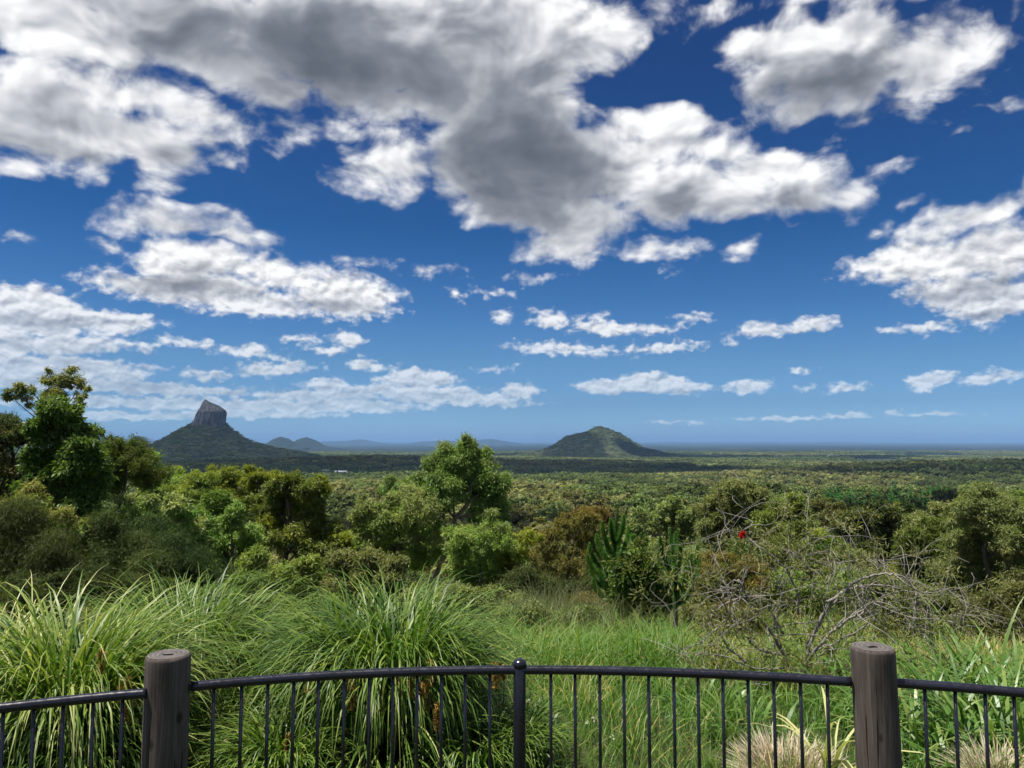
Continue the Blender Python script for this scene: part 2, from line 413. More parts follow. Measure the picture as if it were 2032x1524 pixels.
def build_land():
    a = np.concatenate([np.linspace(-48, 48, 340), np.linspace(52, 308, 66)]) * pi / 180
    r = np.concatenate([[0.0], np.geomspace(0.4, 120000, 330)])
    A, R = np.meshgrid(a, r, indexing='ij')
    x = np.sin(A) * R; y = np.cos(A) * R
    V = np.stack([x, y, ground_z(x, y)], -1).reshape(-1, 3)
    F = grid_faces(len(a), len(r), wrap=True)[:, ::-1]
    tag(link('ground', make_mesh('ground', V, F, mat_ground(), smooth=True)), kind='structure')
    hm = mat_hill('hillside_bush'); hf = mat_hill('distant_range', True)
    names = {'spire': 'mountain', 'dome': 'mountain', 'twin_a': 'hill', 'twin_b': 'hill'}
    for k, (D, pts, half, rough) in MTN.items():
        xs = SIL[k][0]; n = 260 if k in ('spire', 'dome') else 110
        X, Y = np.meshgrid(np.linspace(xs[0], xs[-1], n), np.linspace(D - half, D + half, n), indexing='ij')
        Z = mtn_z(k, X, Y)
        edge = np.minimum(np.minimum(np.arange(n)[:, None], n - 1 - np.arange(n)[:, None]), np.minimum(np.arange(n)[None, :], n - 1 - np.arange(n)[None, :]))
        Z = np.where(edge == 0, Z - 60, Z)
        me = make_mesh(names[k], np.stack([X, Y, Z], -1).reshape(-1, 3), grid_faces(n, n), hm if k in ('spire', 'dome') else hf, smooth=True)
        tag(link(names[k], me), kind='structure')
    # low blue ranges on the skyline
    up = lambda p: [(a, b - 5.0 if 870 < b < 883 else b) for a, b in p]
    for D, pts, dz in ((24000.0, [(560, 886), (650, 881), (690, 880), (715, 877), (745, 882), (800, 884), (835, 881), (880, 880), (930, 880), (975, 876), (1005, 880), (1060, 883), (1130, 886)], 2200),
                   (26000.0, [(150, 884), (230, 878), (285, 876), (300, 879), (360, 884), (430, 886)], 2200),
                   (34000.0, [(1180, 882), (1260, 879), (1330, 877), (1400, 878), (1500, 877), (1560, 878), (1660, 877), (1700, 879)], 3000),
                   (60000.0, [(1660, 876.6), (1740, 875.6), (1790, 875.2), (1812, 873.8), (1830, 875.4), (1900, 875.8), (2060, 876.4)], 5000)):
        xs, zs = sil_fn(D, up(pts) if D < 30000 else pts); n = 160
        X, Y = np.meshgrid(np.linspace(xs[0], xs[-1], n), np.linspace(D - dz, D + dz, 24), indexing='ij')
        S = np.interp(X, xs, zs) + fbm(X / 900.0, X * 0, 4) * 30
        Z = -112 + (S + 112) * (1 - ((Y - D) / dz) ** 2)
        tag(link('hill', make_mesh('hill', np.stack([X, Y, Z], -1).reshape(-1, 3), grid_faces(n, 24), hf, smooth=True)), kind='structure')
    # the rock tower that crowns the left mountain
    D = 3500.0
    lv = [(850, 383, 452), (842, 386, 449), (834, 389.5, 447.5), (826, 393, 447), (818, 397, 446.5), (813, 399.5, 444.5), (809, 401.5, 440), (805, 403, 434), (801, 404.5, 424), (798, 405.5, 416), (795.5, 407.5, 411.5), (793.5, 409, 410)]
    ls = np.array(lv)[::-1]
    ys = np.linspace(793.5, 850, 76); L = np.interp(ys, ls[:, 0], ls[:, 1]); Rr = np.interp(ys, ls[:, 0], ls[:, 2])
    na = 120; th = np.linspace(0, 2 * pi, na, endpoint=False)
    V = []
    jl = np.random.default_rng(5)
    for yy, l, rr in zip(ys, L, Rr):
        l += 2.2 * float(fbm(yy / 5.0, 3.3, 4)); rr += 2.6 * float(fbm(yy / 6.0, 8.3, 4))
        pl, pr = at(l, yy, D), at(rr, yy, D); cx = (pl[0] + pr[0]) / 2; hw = (pr[0] - pl[0]) / 2
        dpt = 62 * (0.25 + 0.75 * min(1, (yy - 793.5) / 24))
        k = 2.6
        ct, st = np.cos(th), np.sin(th)
        sx = np.sign(ct) * np.abs(ct) ** (2 / k); sy = np.sign(st) * np.abs(st) ** (2 / k)
        z = pl[2]
        rn = 1 + 0.22 * (fbm(th * 5, np.full(na, z / 70), 4)) * 2 + 0.10 * fbm(th * 14 + 3, np.full(na, z / 240), 3)
        rn = 1 + (rn - 1) * np.where(np.abs(ct) > 0.8, 0.5, 1.0)
        V.append(np.stack([cx + hw * sx * rn, D - 6 + dpt * sy * rn, np.full(na, z) + 3 * fbm(th * 6, np.full(na, z / 20), 3)], -1))
    V = np.array(V)                                   # rows, angles
    top = V[0].mean(0)[None] + [0, 0, 0.5]
    nr = len(V); F = []
    i = np.arange(nr - 1)[:, None]; j = np.arange(na)[None, :]; j2 = (j + 1) % na
    F = np.stack([i * na + j, (i + 1) * na + j, (i + 1) * na + j2, i * na + j2], -1).reshape(-1, 4)
    cap = np.stack([np.full(na, nr * na), np.arange(na), (np.arange(na) + 1) % na], -1)
    tag(link('rock_spire', make_mesh('rock_spire', np.concatenate([V.reshape(-1, 3), top]), [F, cap], mat_rock(), smooth=False)), kind='structure')
build_land()
# ---------------------------------------------------------------- leaves, limbs and blades
def mat_leaf(name, stops, rough=0.5, trans=0.25, spec=0.35, hue=0.06, val=0.25):
    """stops: leaf colours by tint, from the darkest to the palest; top: colour of new growth near the crown's top"""
    m, t, b, out = new_mat(name)
    at_ = t.node('ShaderNodeAttribute'); at_.attribute_name = 'tint'
    oi = t.node('ShaderNodeObjectInfo')
    f = t.math('ADD', at_.outputs['Fac'], t.math('MULTIPLY', t.math('SUBTRACT', oi.outputs['Random'], 0.5), 0.35), clamp=True)
    c = t.ramp(f, stops)
    if hue:
        hsv = t.node('ShaderNodeHueSaturation')
        t.l.new(c, hsv.inputs['Color'])
        t.l.new(t.math('MULTIPLY_ADD', oi.outputs['Random'], hue, 0.5 - hue / 2), hsv.inputs['Hue'])
        t.l.new(t.math('MULTIPLY_ADD', t.math('FRACT', t.math('MULTIPLY', oi.outputs['Random'], 7.31)), val * 2, 1 - val), hsv.inputs['Value'])
        c = hsv.outputs[0]
    t.l.new(c, b.inputs['Base Color']); b.inputs['Roughness'].default_value = rough; b.inputs['Specular IOR Level'].default_value = spec
    tr = t.node('ShaderNodeBsdfTranslucent'); t.l.new(t.mix(1.0, c, (1.25, 1.35, 0.6, 1), 'MULTIPLY'), tr.inputs[0])
    mx = t.node('ShaderNodeMixShader'); mx.inputs[0].default_value = trans
    t.l.new(b.outputs[0], mx.inputs[1]); t.l.new(tr.outputs[0], mx.inputs[2]); t.l.new(mx.outputs[0], out.inputs[0])
    return m

def mat_bark(name, c0, c1, sc=6.0):
    m, t, b, out = new_mat(name)
    P = t.node('ShaderNodeTexCoord').outputs['Object']
    n = t.noise(t.vmath('MULTIPLY', P, (1, 1, 0.25)), sc, 6, 0.7)
    t.l.new(t.ramp(n, [(0.3, c0), (0.7, c1)]), b.inputs['Base Color'])
    b.inputs['Roughness'].default_value = 0.9; b.inputs['Specular IOR Level'].default_value = 0.2
    bp = t.node('ShaderNodeBump'); bp.inputs['Strength'].default_value = 0.7; bp.inputs['Distance'].default_value = 0.02
    t.l.new(n, bp.inputs['Height']); t.l.new(bp.outputs[0], b.inputs['Normal'])
    return m

M = {}
M['gum'] = mat_leaf('gum_leaves', [(0.0, (0.090, 0.143, 0.034)), (0.5, (0.182, 0.259, 0.056)), (1.0, (0.378, 0.427, 0.114))], 0.50, 0.38, 0.25)
M['greygum'] = mat_leaf('grey_green_gum_leaves', [(0.0, (0.109, 0.142, 0.044)), (0.5, (0.194, 0.227, 0.078)), (1.0, (0.340, 0.350, 0.128))], 0.58, 0.38, 0.25)
M['broad'] = mat_leaf('broad_green_leaves', [(0.0, (0.061, 0.139, 0.030)), (0.5, (0.123, 0.245, 0.047)), (1.0, (0.301, 0.430, 0.099))], 0.46, 0.38, 0.25)
M['fine'] = mat_leaf('fine_olive_foliage', [(0.0, (0.026, 0.044, 0.013)), (0.5, (0.058, 0.084, 0.024)), (1.0, (0.115, 0.140, 0.044))], 0.65, 0.38, 0.2)
M['bright'] = mat_leaf('bright_feathery_foliage', [(0.0, (0.045, 0.075, 0.013)), (0.5, (0.095, 0.145, 0.022)), (1.0, (0.190, 0.250, 0.040))], 0.55, 0.38, 0.25)
M['wattle'] = mat_leaf('yellow_wattle_foliage', [(0.0, (0.110, 0.150, 0.014)), (0.5, (0.230, 0.270, 0.024)), (1.0, (0.400, 0.420, 0.055))], 0.5, 0.35, 0.3, 0.02, 0.1)
M['rust'] = mat_leaf('rusty_new_growth', [(0.0, (0.100, 0.105, 0.022)), (0.5, (0.210, 0.165, 0.034)), (1.0, (0.340, 0.220, 0.060))], 0.55, 0.35, 0.25)
M['brown'] = mat_leaf('brown_olive_foliage', [(0.0, (0.102, 0.107, 0.034)), (0.5, (0.194, 0.179, 0.056)), (1.0, (0.343, 0.287, 0.093))], 0.68, 0.38, 0.25)
M['pine'] = mat_leaf('pine_needles', [(0.0, (0.027, 0.081, 0.019)), (0.5, (0.081, 0.203, 0.041)), (1.0, (0.203, 0.351, 0.081))], 0.5, 0.3, 0.3, 0.02, 0.1)
M['bark'] = mat_bark('dark_bark', (0.040, 0.034, 0.028), (0.12, 0.10, 0.08))
M['palebark'] = mat_bark('pale_bark', (0.11, 0.09, 0.07), (0.30, 0.25, 0.20))
M['deadwood'] = mat_bark('grey_dead_wood', (0.13, 0.118, 0.10), (0.34, 0.315, 0.28), 14)
M['redbark'] = mat_bark('reddish_bark', (0.10, 0.07, 0.05), (0.30, 0.23, 0.18))
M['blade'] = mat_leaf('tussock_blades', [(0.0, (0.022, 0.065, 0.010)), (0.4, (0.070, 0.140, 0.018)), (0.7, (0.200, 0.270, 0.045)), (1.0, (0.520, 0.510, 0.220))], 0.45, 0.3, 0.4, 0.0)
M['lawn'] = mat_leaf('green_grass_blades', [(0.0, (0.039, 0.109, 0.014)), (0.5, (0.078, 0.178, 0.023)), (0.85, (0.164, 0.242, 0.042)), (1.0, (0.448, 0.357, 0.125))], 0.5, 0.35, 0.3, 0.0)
M['straw'] = mat_leaf('dry_straw', [(0.0, (0.16, 0.12, 0.08)), (0.5, (0.36, 0.29, 0.20)), (1.0, (0.56, 0.48, 0.36))], 0.6, 0.15, 0.3, 0.0)
M['seed'] = mat_leaf('brown_seed_heads', [(0.0, (0.168, 0.091, 0.021)), (0.5, (0.364, 0.210, 0.049)), (1.0, (0.588, 0.378, 0.112))], 0.7, 0.2, 0.2, 0.0)
M['haygrass'] = mat_leaf('seeding_grass', [(0.0, (0.046, 0.067, 0.023)), (0.5, (0.092, 0.117, 0.042)), (1.0, (0.193, 0.179, 0.084))], 0.6, 0.3, 0.2, 0.0)
M['weed'] = mat_leaf('weed_leaves', [(0.0, (0.039, 0.108, 0.019)), (0.5, (0.085, 0.176, 0.030)), (1.0, (0.217, 0.284, 0.069))], 0.4, 0.3, 0.45, 0.0)
M['red'] = mat_leaf('red_stamens', [(0.0, (0.350, 0.010, 0.012)), (1.0, (0.750, 0.050, 0.030))], 0.5, 0.3, 0.3, 0.0)
M['petal'] = mat_leaf('white_petals', [(0.0, (0.600, 0.600, 0.500)), (1.0, (0.800, 0.800, 0.750))], 0.6, 0.3, 0.3, 0.0)

def leaf_cloud(blobs, n, L, W, rng, droop=0.45, per=26, shell=0.45, crad=0.17, up=0.25, sub=9, orient=0.0):
    """leaves gathered in small sprays on the outer shell of ellipsoids; blobs (k,6): centre, radii"""
    B = np.asarray(blobs, float)
    if sub:                                   # each mass breaks up into smaller ragged boughs
        S = []
        for b in B:
            for q in range(sub):
                u = norm(rng.normal(size=3) + [0, 0, 0.25]); f = rng.uniform(0.3, 1.08)
                rr = b[3:] * rng.uniform(0.22, 0.50)
                S.append([*(b[:3] + u * b[3:] * f), *rr])
        B = np.array(S)
    area = (B[:, 3] * B[:, 4] + B[:, 4] * B[:, 5] + B[:, 3] * B[:, 5])
    nc = max(4, n // per)
    bi = rng.choice(len(B), nc, p=area / area.sum())
    u = norm(rng.normal(size=(nc, 3)) + [0, 0, up])
    r = 1.05 - shell * rng.random(nc) ** 1.3 + 0.45 * (rng.random(nc) < 0.16) * rng.random(nc)
    cc = B[bi, :3] + u * B[bi, 3:] * r[:, None]
    cr = crad * (B[bi, 3:].mean(1)) ** 0.6 * rng.uniform(0.5, 1.5, nc)
    bt = rng.random(len(B))
    ct = 0.45 * rng.random(nc) + 0.55 * bt[bi]
    ci = rng.integers(0, nc, n)
    p = cc[ci] + rng.normal(size=(n, 3)) * cr[ci][:, None] * [1, 1, 0.8]
    out = norm(p - B[bi[ci], :3] + rng.normal(size=(n, 3)) * 0.2)
    ax = norm(out * 0.5 + rng.normal(size=(n, 3)) * 0.8 + [0, 0, -droop * 1.4])
    nr = norm(out * (0.35 + orient) + rng.normal(size=(n, 3)) * (0.75 - 0.3 * orient) + [0, 0, 0.75 - 0.2 * orient])
    if orient: ax = norm(np.cross(nr, rng.normal(size=(n, 3))))       # leaf masses lie along the crown's surface
    sd = norm(np.cross(ax, nr))
    l = L * rng.uniform(0.6, 1.3, n)[:, None]; w = W * rng.uniform(0.7, 1.3, n)[:, None]
    fold = norm(np.cross(sd, ax)) * w * 0.15
    V = np.stack([p, p + ax * l * 0.45 + sd * w / 2 + fold, p + ax * l, p + ax * l * 0.45 - sd * w / 2 + fold], 1).reshape(-1, 3)
    F = np.arange(4 * n).reshape(-1, 4)
    tint = np.clip(0.6 * ct[ci] + 0.4 * rng.random(n), 0, 1)
    return V, F, tint, cc

def tubes(paths, sides=6):
    """paths: list of (points (k,3), radii (k,)) -> one mesh of tapered tubes"""
    Vs, Fs, off = [], [], 0
    th = np.linspace(0, 2 * pi, sides, endpoint=False)
    for P, R in paths:
        P = np.asarray(P, float); R = np.asarray(R, float) * np.ones(len(P))
        T = norm(np.gradient(P, axis=0))
        ref = np.where(np.abs(T[:, 2:3]) > 0.9, np.array([[1.0, 0, 0]]), np.array([[0, 0, 1.0]]))
        ref = np.repeat(ref[:1], len(P), 0) if len(P) > 1 else ref
        A = norm(np.cross(T, ref)); Bn = np.cross(T, A)
        ring = P[:, None] + (A[:, None] * np.cos(th)[None, :, None] + Bn[:, None] * np.sin(th)[None, :, None]) * R[:, None, None]
        k = len(P)
        Vs.append(ring.reshape(-1, 3))
        i = np.arange(k - 1)[:, None]; j = np.arange(sides)[None]; j2 = (j + 1) % sides
        Fs.append(np.stack([i * sides + j, i * sides + j2, (i + 1) * sides + j2, (i + 1) * sides + j], -1).reshape(-1, 4) + off)
        Vs.append(P[[0, -1]]); c0 = off + k * sides
        jj = np.arange(sides); 
        Fs.append(np.stack([np.full(sides, c0), (jj + 1) % sides + off, jj + off, np.full(sides, c0)], -1)[:, :3].copy())
        e = off + (k - 1) * sides
        Fs.append(np.stack([np.full(sides, c0 + 1), e + jj, e + (jj + 1) % sides], -1))
        off += k * sides + 2
    return np.concatenate(Vs), [np.concatenate([f for f in Fs if f.shape[1] == 4]), np.concatenate([f for f in Fs if f.shape[1] == 3])]

def curve(p0, p1, rng, bend=0.15, n=7, sag=0.0):
    p0, p1 = np.asarray(p0, float), np.asarray(p1, float)
    t = np.linspace(0, 1, n)[:, None]; d = np.linalg.norm(p1 - p0)
    off = rng.normal(size=3) * bend * d; off2 = rng.normal(size=3) * bend * d * 0.4
    return p0 + (p1 - p0) * t + off * (t * (1 - t)) * 2 + off2 * np.sin(t * 2 * pi) * 0.5 + np.array([0, 0, -sag * d]) * (t * (1 - t)) * 4

def limbs(trunk, blobs, rng, r0):
    """trunk polyline, a limb to each foliage mass, twigs towards the sprays"""
    trunk = np.asarray(trunk, float)
    n = len(trunk); tr = np.linspace(r0, r0 * 0.45, n)
    paths = [(trunk, tr)]
    for b in blobs:
        c = np.asarray(b[:3]); 
        k = int(np.clip(np.argmin(np.abs(trunk[:, 2] - (c[2] - 0.6 * abs(c[0] - trunk[-1, 0]) - b[5] * 0.5))), n // 3, n - 1))
        s = trunk[k]; d = np.linalg.norm(c - s)
        if d < 0.2: continue
        P = curve(s, c + [0, 0, b[5] * 0.3], rng, 0.10, 7, 0.06)
        rr = tr[k] * 0.55
        paths.append((P, np.linspace(rr, rr * 0.25, len(P))))
        for q in range(5):
            u = norm(rng.normal(size=3) + [0, 0, 0.3]) * np.array(b[3:]) * 0.8
            s2 = P[rng.integers(3, 7)]
            paths.append((curve(s2, c + u, rng, 0.12, 5), np.linspace(rr * 0.3, rr * 0.08, 5)))
    return paths

def tree(name, label, cat, Y, blobs, trunk_px, mat, n, L, W, r0=0.08, bark='bark', group=None, seed=1, droop=0.45,
         depth=0.8, extra=None, per=40, shell=0.7, crad=0.15, thin=1.0, sub=9, open_=False):
    """blobs in pixels (cx, cy, rx, ry[, metres nearer]) at Y metres; trunk_px from the ground up"""
    rng = np.random.default_rng(seed)
    s = Y / FPX
    B = []
    for b in blobs:
        dy = b[4] if len(b) > 4 else rng.uniform(-0.5, 0.5) * max(b[2], b[3]) * s
        if open_ and b[1] > trunk_px[-1][1]:          # foliage behind the trunk leaves it in view
            tx = np.interp(b[1], [p[1] for p in trunk_px[::-1]], [p[0] for p in trunk_px[::-1]])
            if abs(b[0] - tx) < b[2] * 0.9: dy = max(b[2], b[3]) * s * depth * 1.1 + 0.2
        c = at(b[0], b[1], Y + dy)
        B.append([*c, b[2] * s * thin * 1.1, (b[2] + b[3]) / 2 * s * depth, b[3] * s * thin * 1.1])
    tp = [at(px, py, Y) for px, py in trunk_px]
    g = tp[0].copy(); g[2] = ground_z(g[0], g[1]) - 0.25
    if g[2] < tp[0][2] - 0.3: tp = [g] + tp
    else: tp[0] = g
    tp = np.array(tp); base = np.array([tp[0][0], tp[0][1], ground_z(tp[0][0], tp[0][1])])
    tt = np.linspace(0, 1, 14); seg = np.concatenate([[0], np.cumsum(np.linalg.norm(np.diff(tp, axis=0), axis=1))]); seg /= seg[-1]
    tk = np.stack([np.interp(tt, seg, tp[:, i]) for i in range(3)], 1)
    tk[1:-1, :2] += rng.normal(size=(12, 2)) * r0 * 0.35
    root = empty(name, base, 0, label, cat, group)
    P = [(p - base, r) for p, r in limbs(tk, B, rng, r0)]
    V, F = tubes(P, 6)
    link('trunk', make_mesh('trunk', V, F, M[bark], smooth=True), root)
    V, F, ti, cc = leaf_cloud(B, int(n * 1.5), L, W, rng, droop, per, shell, crad, sub=sub)
    me = make_mesh('crown', V - base, F, M[mat], ti)
    if extra:                               # second colour on the upper sprays: fresh growth, also sunlit tops painted in
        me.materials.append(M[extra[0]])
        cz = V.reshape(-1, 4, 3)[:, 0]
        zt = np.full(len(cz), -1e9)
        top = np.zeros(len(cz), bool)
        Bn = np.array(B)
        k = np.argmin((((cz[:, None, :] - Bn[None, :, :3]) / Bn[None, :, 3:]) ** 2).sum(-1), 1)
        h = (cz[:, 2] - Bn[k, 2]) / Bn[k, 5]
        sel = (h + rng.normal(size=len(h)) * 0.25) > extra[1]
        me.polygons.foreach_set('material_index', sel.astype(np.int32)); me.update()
    link('crown', me, root)
    return root
# ---------------------------------------------------------------- the lookout railing and its timber posts
def mat_paint():
    m, t, b, out = new_mat('black_powder_coat')
    P = t.node('ShaderNodeTexCoord').outputs['Object']
    n = t.noise(P, 60, 5, 0.6); n2 = t.noise(P, 7, 3, 0.5)
    t.l.new(t.ramp(n2, [(0.3, (0.006, 0.006, 0.010)), (0.7, (0.012, 0.012, 0.022))]), b.inputs['Base Color'])
    t.l.new(t.mapr(n, 0.3, 0.8, 0.2, 0.36), b.inputs['Roughness'])
    b.inputs['Specular IOR Level'].default_value = 0.6
    bp = t.node('ShaderNodeBump'); bp.inputs['Strength'].default_value = 0.15; bp.inputs['Distance'].default_value = 0.002
    t.l.new(n, bp.inputs['Height']); t.l.new(bp.outputs[0], b.inputs['Normal'])
    return m
def mat_post():
    m, t, b, out = new_mat('weathered_timber')
    P = t.node('ShaderNodeTexCoord').outputs['Object']
    S = t.vmath('MULTIPLY', P, (1, 1, 0.045))
    n = t.noise(S, 55, 8, 0.68, 0.5); n2 = t.noise(t.vmath('MULTIPLY', P, (1, 1, 0.3)), 9, 4, 0.6)
    c = t.ramp(t.math('ADD', t.math('MULTIPLY', n, 0.7), t.math('MULTIPLY', n2, 0.35)), [(0.32, (0.018, 0.014, 0.011)), (0.46, (0.058, 0.046, 0.038)), (0.6, (0.105, 0.086, 0.073)), (0.75, (0.19, 0.16, 0.14))])
    crk = t.mapr(t.noise(t.vmath('MULTIPLY', P, (1, 1, 0.025)), 95, 4, 0.5), 0.62, 0.68)
    c = t.mix(crk, c, (0.012, 0.009, 0.007, 1))
    vor = t.node('ShaderNodeTexVoronoi'); t.l.new(t.vmath('MULTIPLY', P, (1, 1, 0.55)), vor.inputs['Vector']); vor.inputs['Scale'].default_value = 8.5
    knot = t.mapr(vor.outputs['Distance'], 0.05, 0.13, 0.9, 0.0)
    c = t.mix(knot, c, (0.018, 0.013, 0.010, 1))
    t.l.new(c, b.inputs['Base Color']); b.inputs['Roughness'].default_value = 0.82; b.inputs['Specular IOR Level'].default_value = 0.3
    bp = t.node('ShaderNodeBump'); bp.inputs['Strength'].default_value = 0.9; bp.inputs['Distance'].default_value = 0.004
    t.l.new(t.math('SUBTRACT', n, t.math('MULTIPLY', crk, 0.7)), bp.inputs['Height']); t.l.new(bp.outputs[0], b.inputs['Normal'])
    return m
def mat_postend():
    m, t, b, out = new_mat('sawn_timber_end')
    P = t.node('ShaderNodeTexCoord').outputs['Object']
    W = t.node('ShaderNodeTexWave', wave_type='RINGS', rings_direction='Z'); t.l.new(P, W.inputs['Vector'])
    W.inputs['Scale'].default_value = 22; W.inputs['Distortion'].default_value = 2.5; W.inputs['Detail'].default_value = 3
    n = t.noise(P, 30, 6, 0.65)
    c = t.ramp(t.math('ADD', t.math('MULTIPLY', W.outputs['Fac'], 0.25), t.math('MULTIPLY', n, 0.75)), [(0.25, (0.035, 0.03, 0.026)), (0.5, (0.085, 0.075, 0.068)), (0.8, (0.16, 0.145, 0.13))])
    t.l.new(c, b.inputs['Base Color']); b.inputs['Roughness'].default_value = 0.9
    return m
PAINT = mat_paint(); POST = mat_post(); POSTEND = mat_postend()
RAIL_Z = 0.945
TUBE_R = 0.0165

def lathe(prof, seg=20, loc=(0, 0, 0)):
    th = np.linspace(0, 2 * pi, seg, endpoint=False); V = []
    for r, z in prof: V.append(np.stack([np.cos(th) * r + loc[0], np.sin(th) * r + loc[1], np.full(seg, z + loc[2])], -1))
    V = np.array(V); k = len(prof)
    i = np.arange(k - 1)[:, None]; j = np.arange(seg)[None]; j2 = (j + 1) % seg
    return V.reshape(-1, 3), np.stack([i * seg + j, i * seg + j2, (i + 1) * seg + j2, (i + 1) * seg + j], -1).reshape(-1, 4)

def round_post(px, cpy, D, top_py, label, r=0.074, lean=(0, 0), seed=1):
    top = at(px, top_py, D); x, y, zt = top
    rng = np.random.default_rng(seed)
    zs = np.concatenate([np.linspace(-0.35, zt - 0.012, 46), [zt - 0.004, zt]])
    seg = 64; th = np.linspace(0, 2 * pi, seg, endpoint=False); V = []
    for i, z in enumerate(zs):
        rr = r * (1 + 0.012 * (zt - z)) * (1 + 0.02 * fbm(th / 2 + seed, np.full(seg, z * 1.3), 3) + 0.012 * fbm(th * 6, np.full(seg, z * 0.6 + seed), 2))
        if i == len(zs) - 2: rr = rr - 0.0015
        if i == len(zs) - 1: rr = rr - 0.007
        V.append(np.stack([np.cos(th) * rr + lean[0] * (z - zt), np.sin(th) * rr + lean[1] * (z - zt), np.full(seg, z)], -1))
    V = np.array(V).reshape(-1, 3); k = len(zs)
    i = np.arange(k - 1)[:, None]; j = np.arange(seg)[None]; j2 = (j + 1) % seg
    F = np.stack([i * seg + j, i * seg + j2, (i + 1) * seg + j2, (i + 1) * seg + j], -1).reshape(-1, 4)
    root = empty('timber_post', (x, y, 0), 0, label, 'post', 'round timber posts of the railing')
    link('shaft', make_mesh('shaft', V, F, POST, smooth=True), root)
    # sawn top with a drying crack
    rings = []
    for f in (1.0, 0.8, 0.6, 0.4, 0.2): rings.append(np.stack([V[-seg:, 0] * f, V[-seg:, 1] * f, np.full(seg, zt + 0.001) - 0.004 * (f < 0.25)], -1))
    T = np.array(rings); nr = 5
    i = np.arange(nr - 1)[:, None]
    F2 = np.stack([i * seg + j, i * seg + j2, (i + 1) * seg + j2, (i + 1) * seg + j], -1).reshape(-1, 4)
    T = np.concatenate([T.reshape(-1, 3), [[0, 0, zt - 0.004]]]); jj = np.arange(seg)
    F3 = np.stack([(nr - 1) * seg + jj, (nr - 1) * seg + (jj + 1) % seg, np.full(seg, nr * seg)], -1)
    link('sawn_top', make_mesh('sawn_top', T, [F2, F3], POSTEND), root)
    cr, cf = tubes([(np.array([[-0.03, 0.004, zt - 0.0005], [-0.012, -0.003, zt], [0.004, 0.002, zt], [0.02, -0.004, zt - 0.0005]]), [0.001, 0.003, 0.0035, 0.001])], 5)
    o = link('crack', make_mesh('crack', cr, cf, mat_crack), root)
    return x, y
mat_crack = new_mat('dark_crack'); mat_crack[2].inputs['Base Color'].default_value = (0.01, 0.008, 0.006, 1); mat_crack = mat_crack[0]

def railing(pts_px, bal_px, label, steel_post=None):
    P = np.array([at_z(px, py, RAIL_Z) for px, py in pts_px])
    # smooth centre line
    tt = np.linspace(0, 1, 90); seg = np.concatenate([[0], np.cumsum(np.linalg.norm(np.diff(P, axis=0), axis=1))]); seg /= seg[-1]
    co = [np.polyfit(seg, P[:, i], min(3, len(P) - 1)) for i in (0, 1)]
    C = np.stack([np.polyval(co[0], tt), np.polyval(co[1], tt), np.full(90, RAIL_Z)], -1)
    o = C[len(C) // 2].copy(); o[2] = 0
    root = empty('railing', o, 0, label, 'railing', 'black steel railing panels')
    V, F = tubes([(C - o, TUBE_R)], 18)
    link('top_rail', make_mesh('top_rail', V, F, PAINT, smooth=True), root)
    C2 = C.copy(); C2[:, 2] = 0.11
    V, F = tubes([(C2 - o, TUBE_R * 0.9)], 14)
    link('bottom_rail', make_mesh('bottom_rail', V, F, PAINT, smooth=True), root)
    zz = np.linspace(0.11, RAIL_Z - 0.008, 4)
    Vb, Fb = tubes([(np.stack([zz * 0, zz * 0, zz], -1), 0.0062)], 10)
    mb = make_mesh('baluster', Vb, Fb, PAINT, smooth=True)
    for px in bal_px:
        # the point of the centre line that stands behind this pixel column
        a = px_az(px); q = C[np.argmin(np.abs(np.arctan2(C[:, 0], C[:, 1]) - a))] if False else interp_az(C, a)
        b = link('baluster', mb, root); b.location = (q[0] - o[0], q[1] - o[1], 0)
    if steel_post:
        q = interp_az(C, px_az(steel_post))
        l = (q[0] - o[0], q[1] - o[1], 0)
        pr = [(0.0, -0.05), (0.0235, -0.05), (0.0235, RAIL_Z + 0.004), (0.0215, RAIL_Z + 0.008), (0.019, RAIL_Z + 0.010)]
        V, F = lathe(pr, 28, l); sp = link('steel_post', make_mesh('steel_post', V, F, PAINT, smooth=True), root)
        ball = [(0.0165, RAIL_Z + 0.006)] + [(0.0265 * cos(a), RAIL_Z + 0.022 + 0.020 * sin(a)) for a in np.linspace(-0.75, pi / 2, 12)]
        V, F = lathe(ball, 28, l); link('cap', make_mesh('cap', V, F, PAINT, smooth=True), sp)
        pl = [(0.0, 0.0), (0.062, 0.0), (0.062, 0.008), (0.024, 0.009), (0.0, 0.009)]
        V, F = lathe(pl, 4, l); link('base_plate', make_mesh('base_plate', V, F, PAINT), sp)
def px_az(px): return atan2(*(at_z(px, 1345, RAIL_Z)[:2]))
def interp_az(C, a):
    az = np.arctan2(C[:, 0], C[:, 1])
    return np.array([np.interp(a, az, C[:, 0]), np.interp(a, az, C[:, 1])])

railing([(378, 1363), (540, 1348), (700, 1338), (860, 1332), (1030, 1329.5), (1200, 1331), (1370, 1335.5), (1530, 1343), (1690, 1353)],
        [425, 480, 532, 583, 632, 683, 733, 780, 828, 876, 923, 972, 1093, 1141, 1190, 1238, 1287, 1337, 1385, 1434, 1484, 1535, 1588, 1641],
        'curved middle railing panel with the ball-capped steel post', 1031)
railing([(-330, 1437), (-150, 1422), (0, 1405), (150, 1389), (290, 1376)], [-290, -230, -170, -110, -50, 10, 70, 128, 187, 245], 'railing panel running off the frame from the left timber post')
railing([(1775, 1355), (1860, 1361), (1950, 1368), (2032, 1375), (2200, 1391), (2350, 1406)], [1834, 1894, 1953, 2010, 2070, 2130, 2190, 2250, 2310], 'short railing panel beyond the knotty timber post')
round_post(334, 0, 2.74, 1298, 'left round timber post with a crack in its sawn top', seed=3)
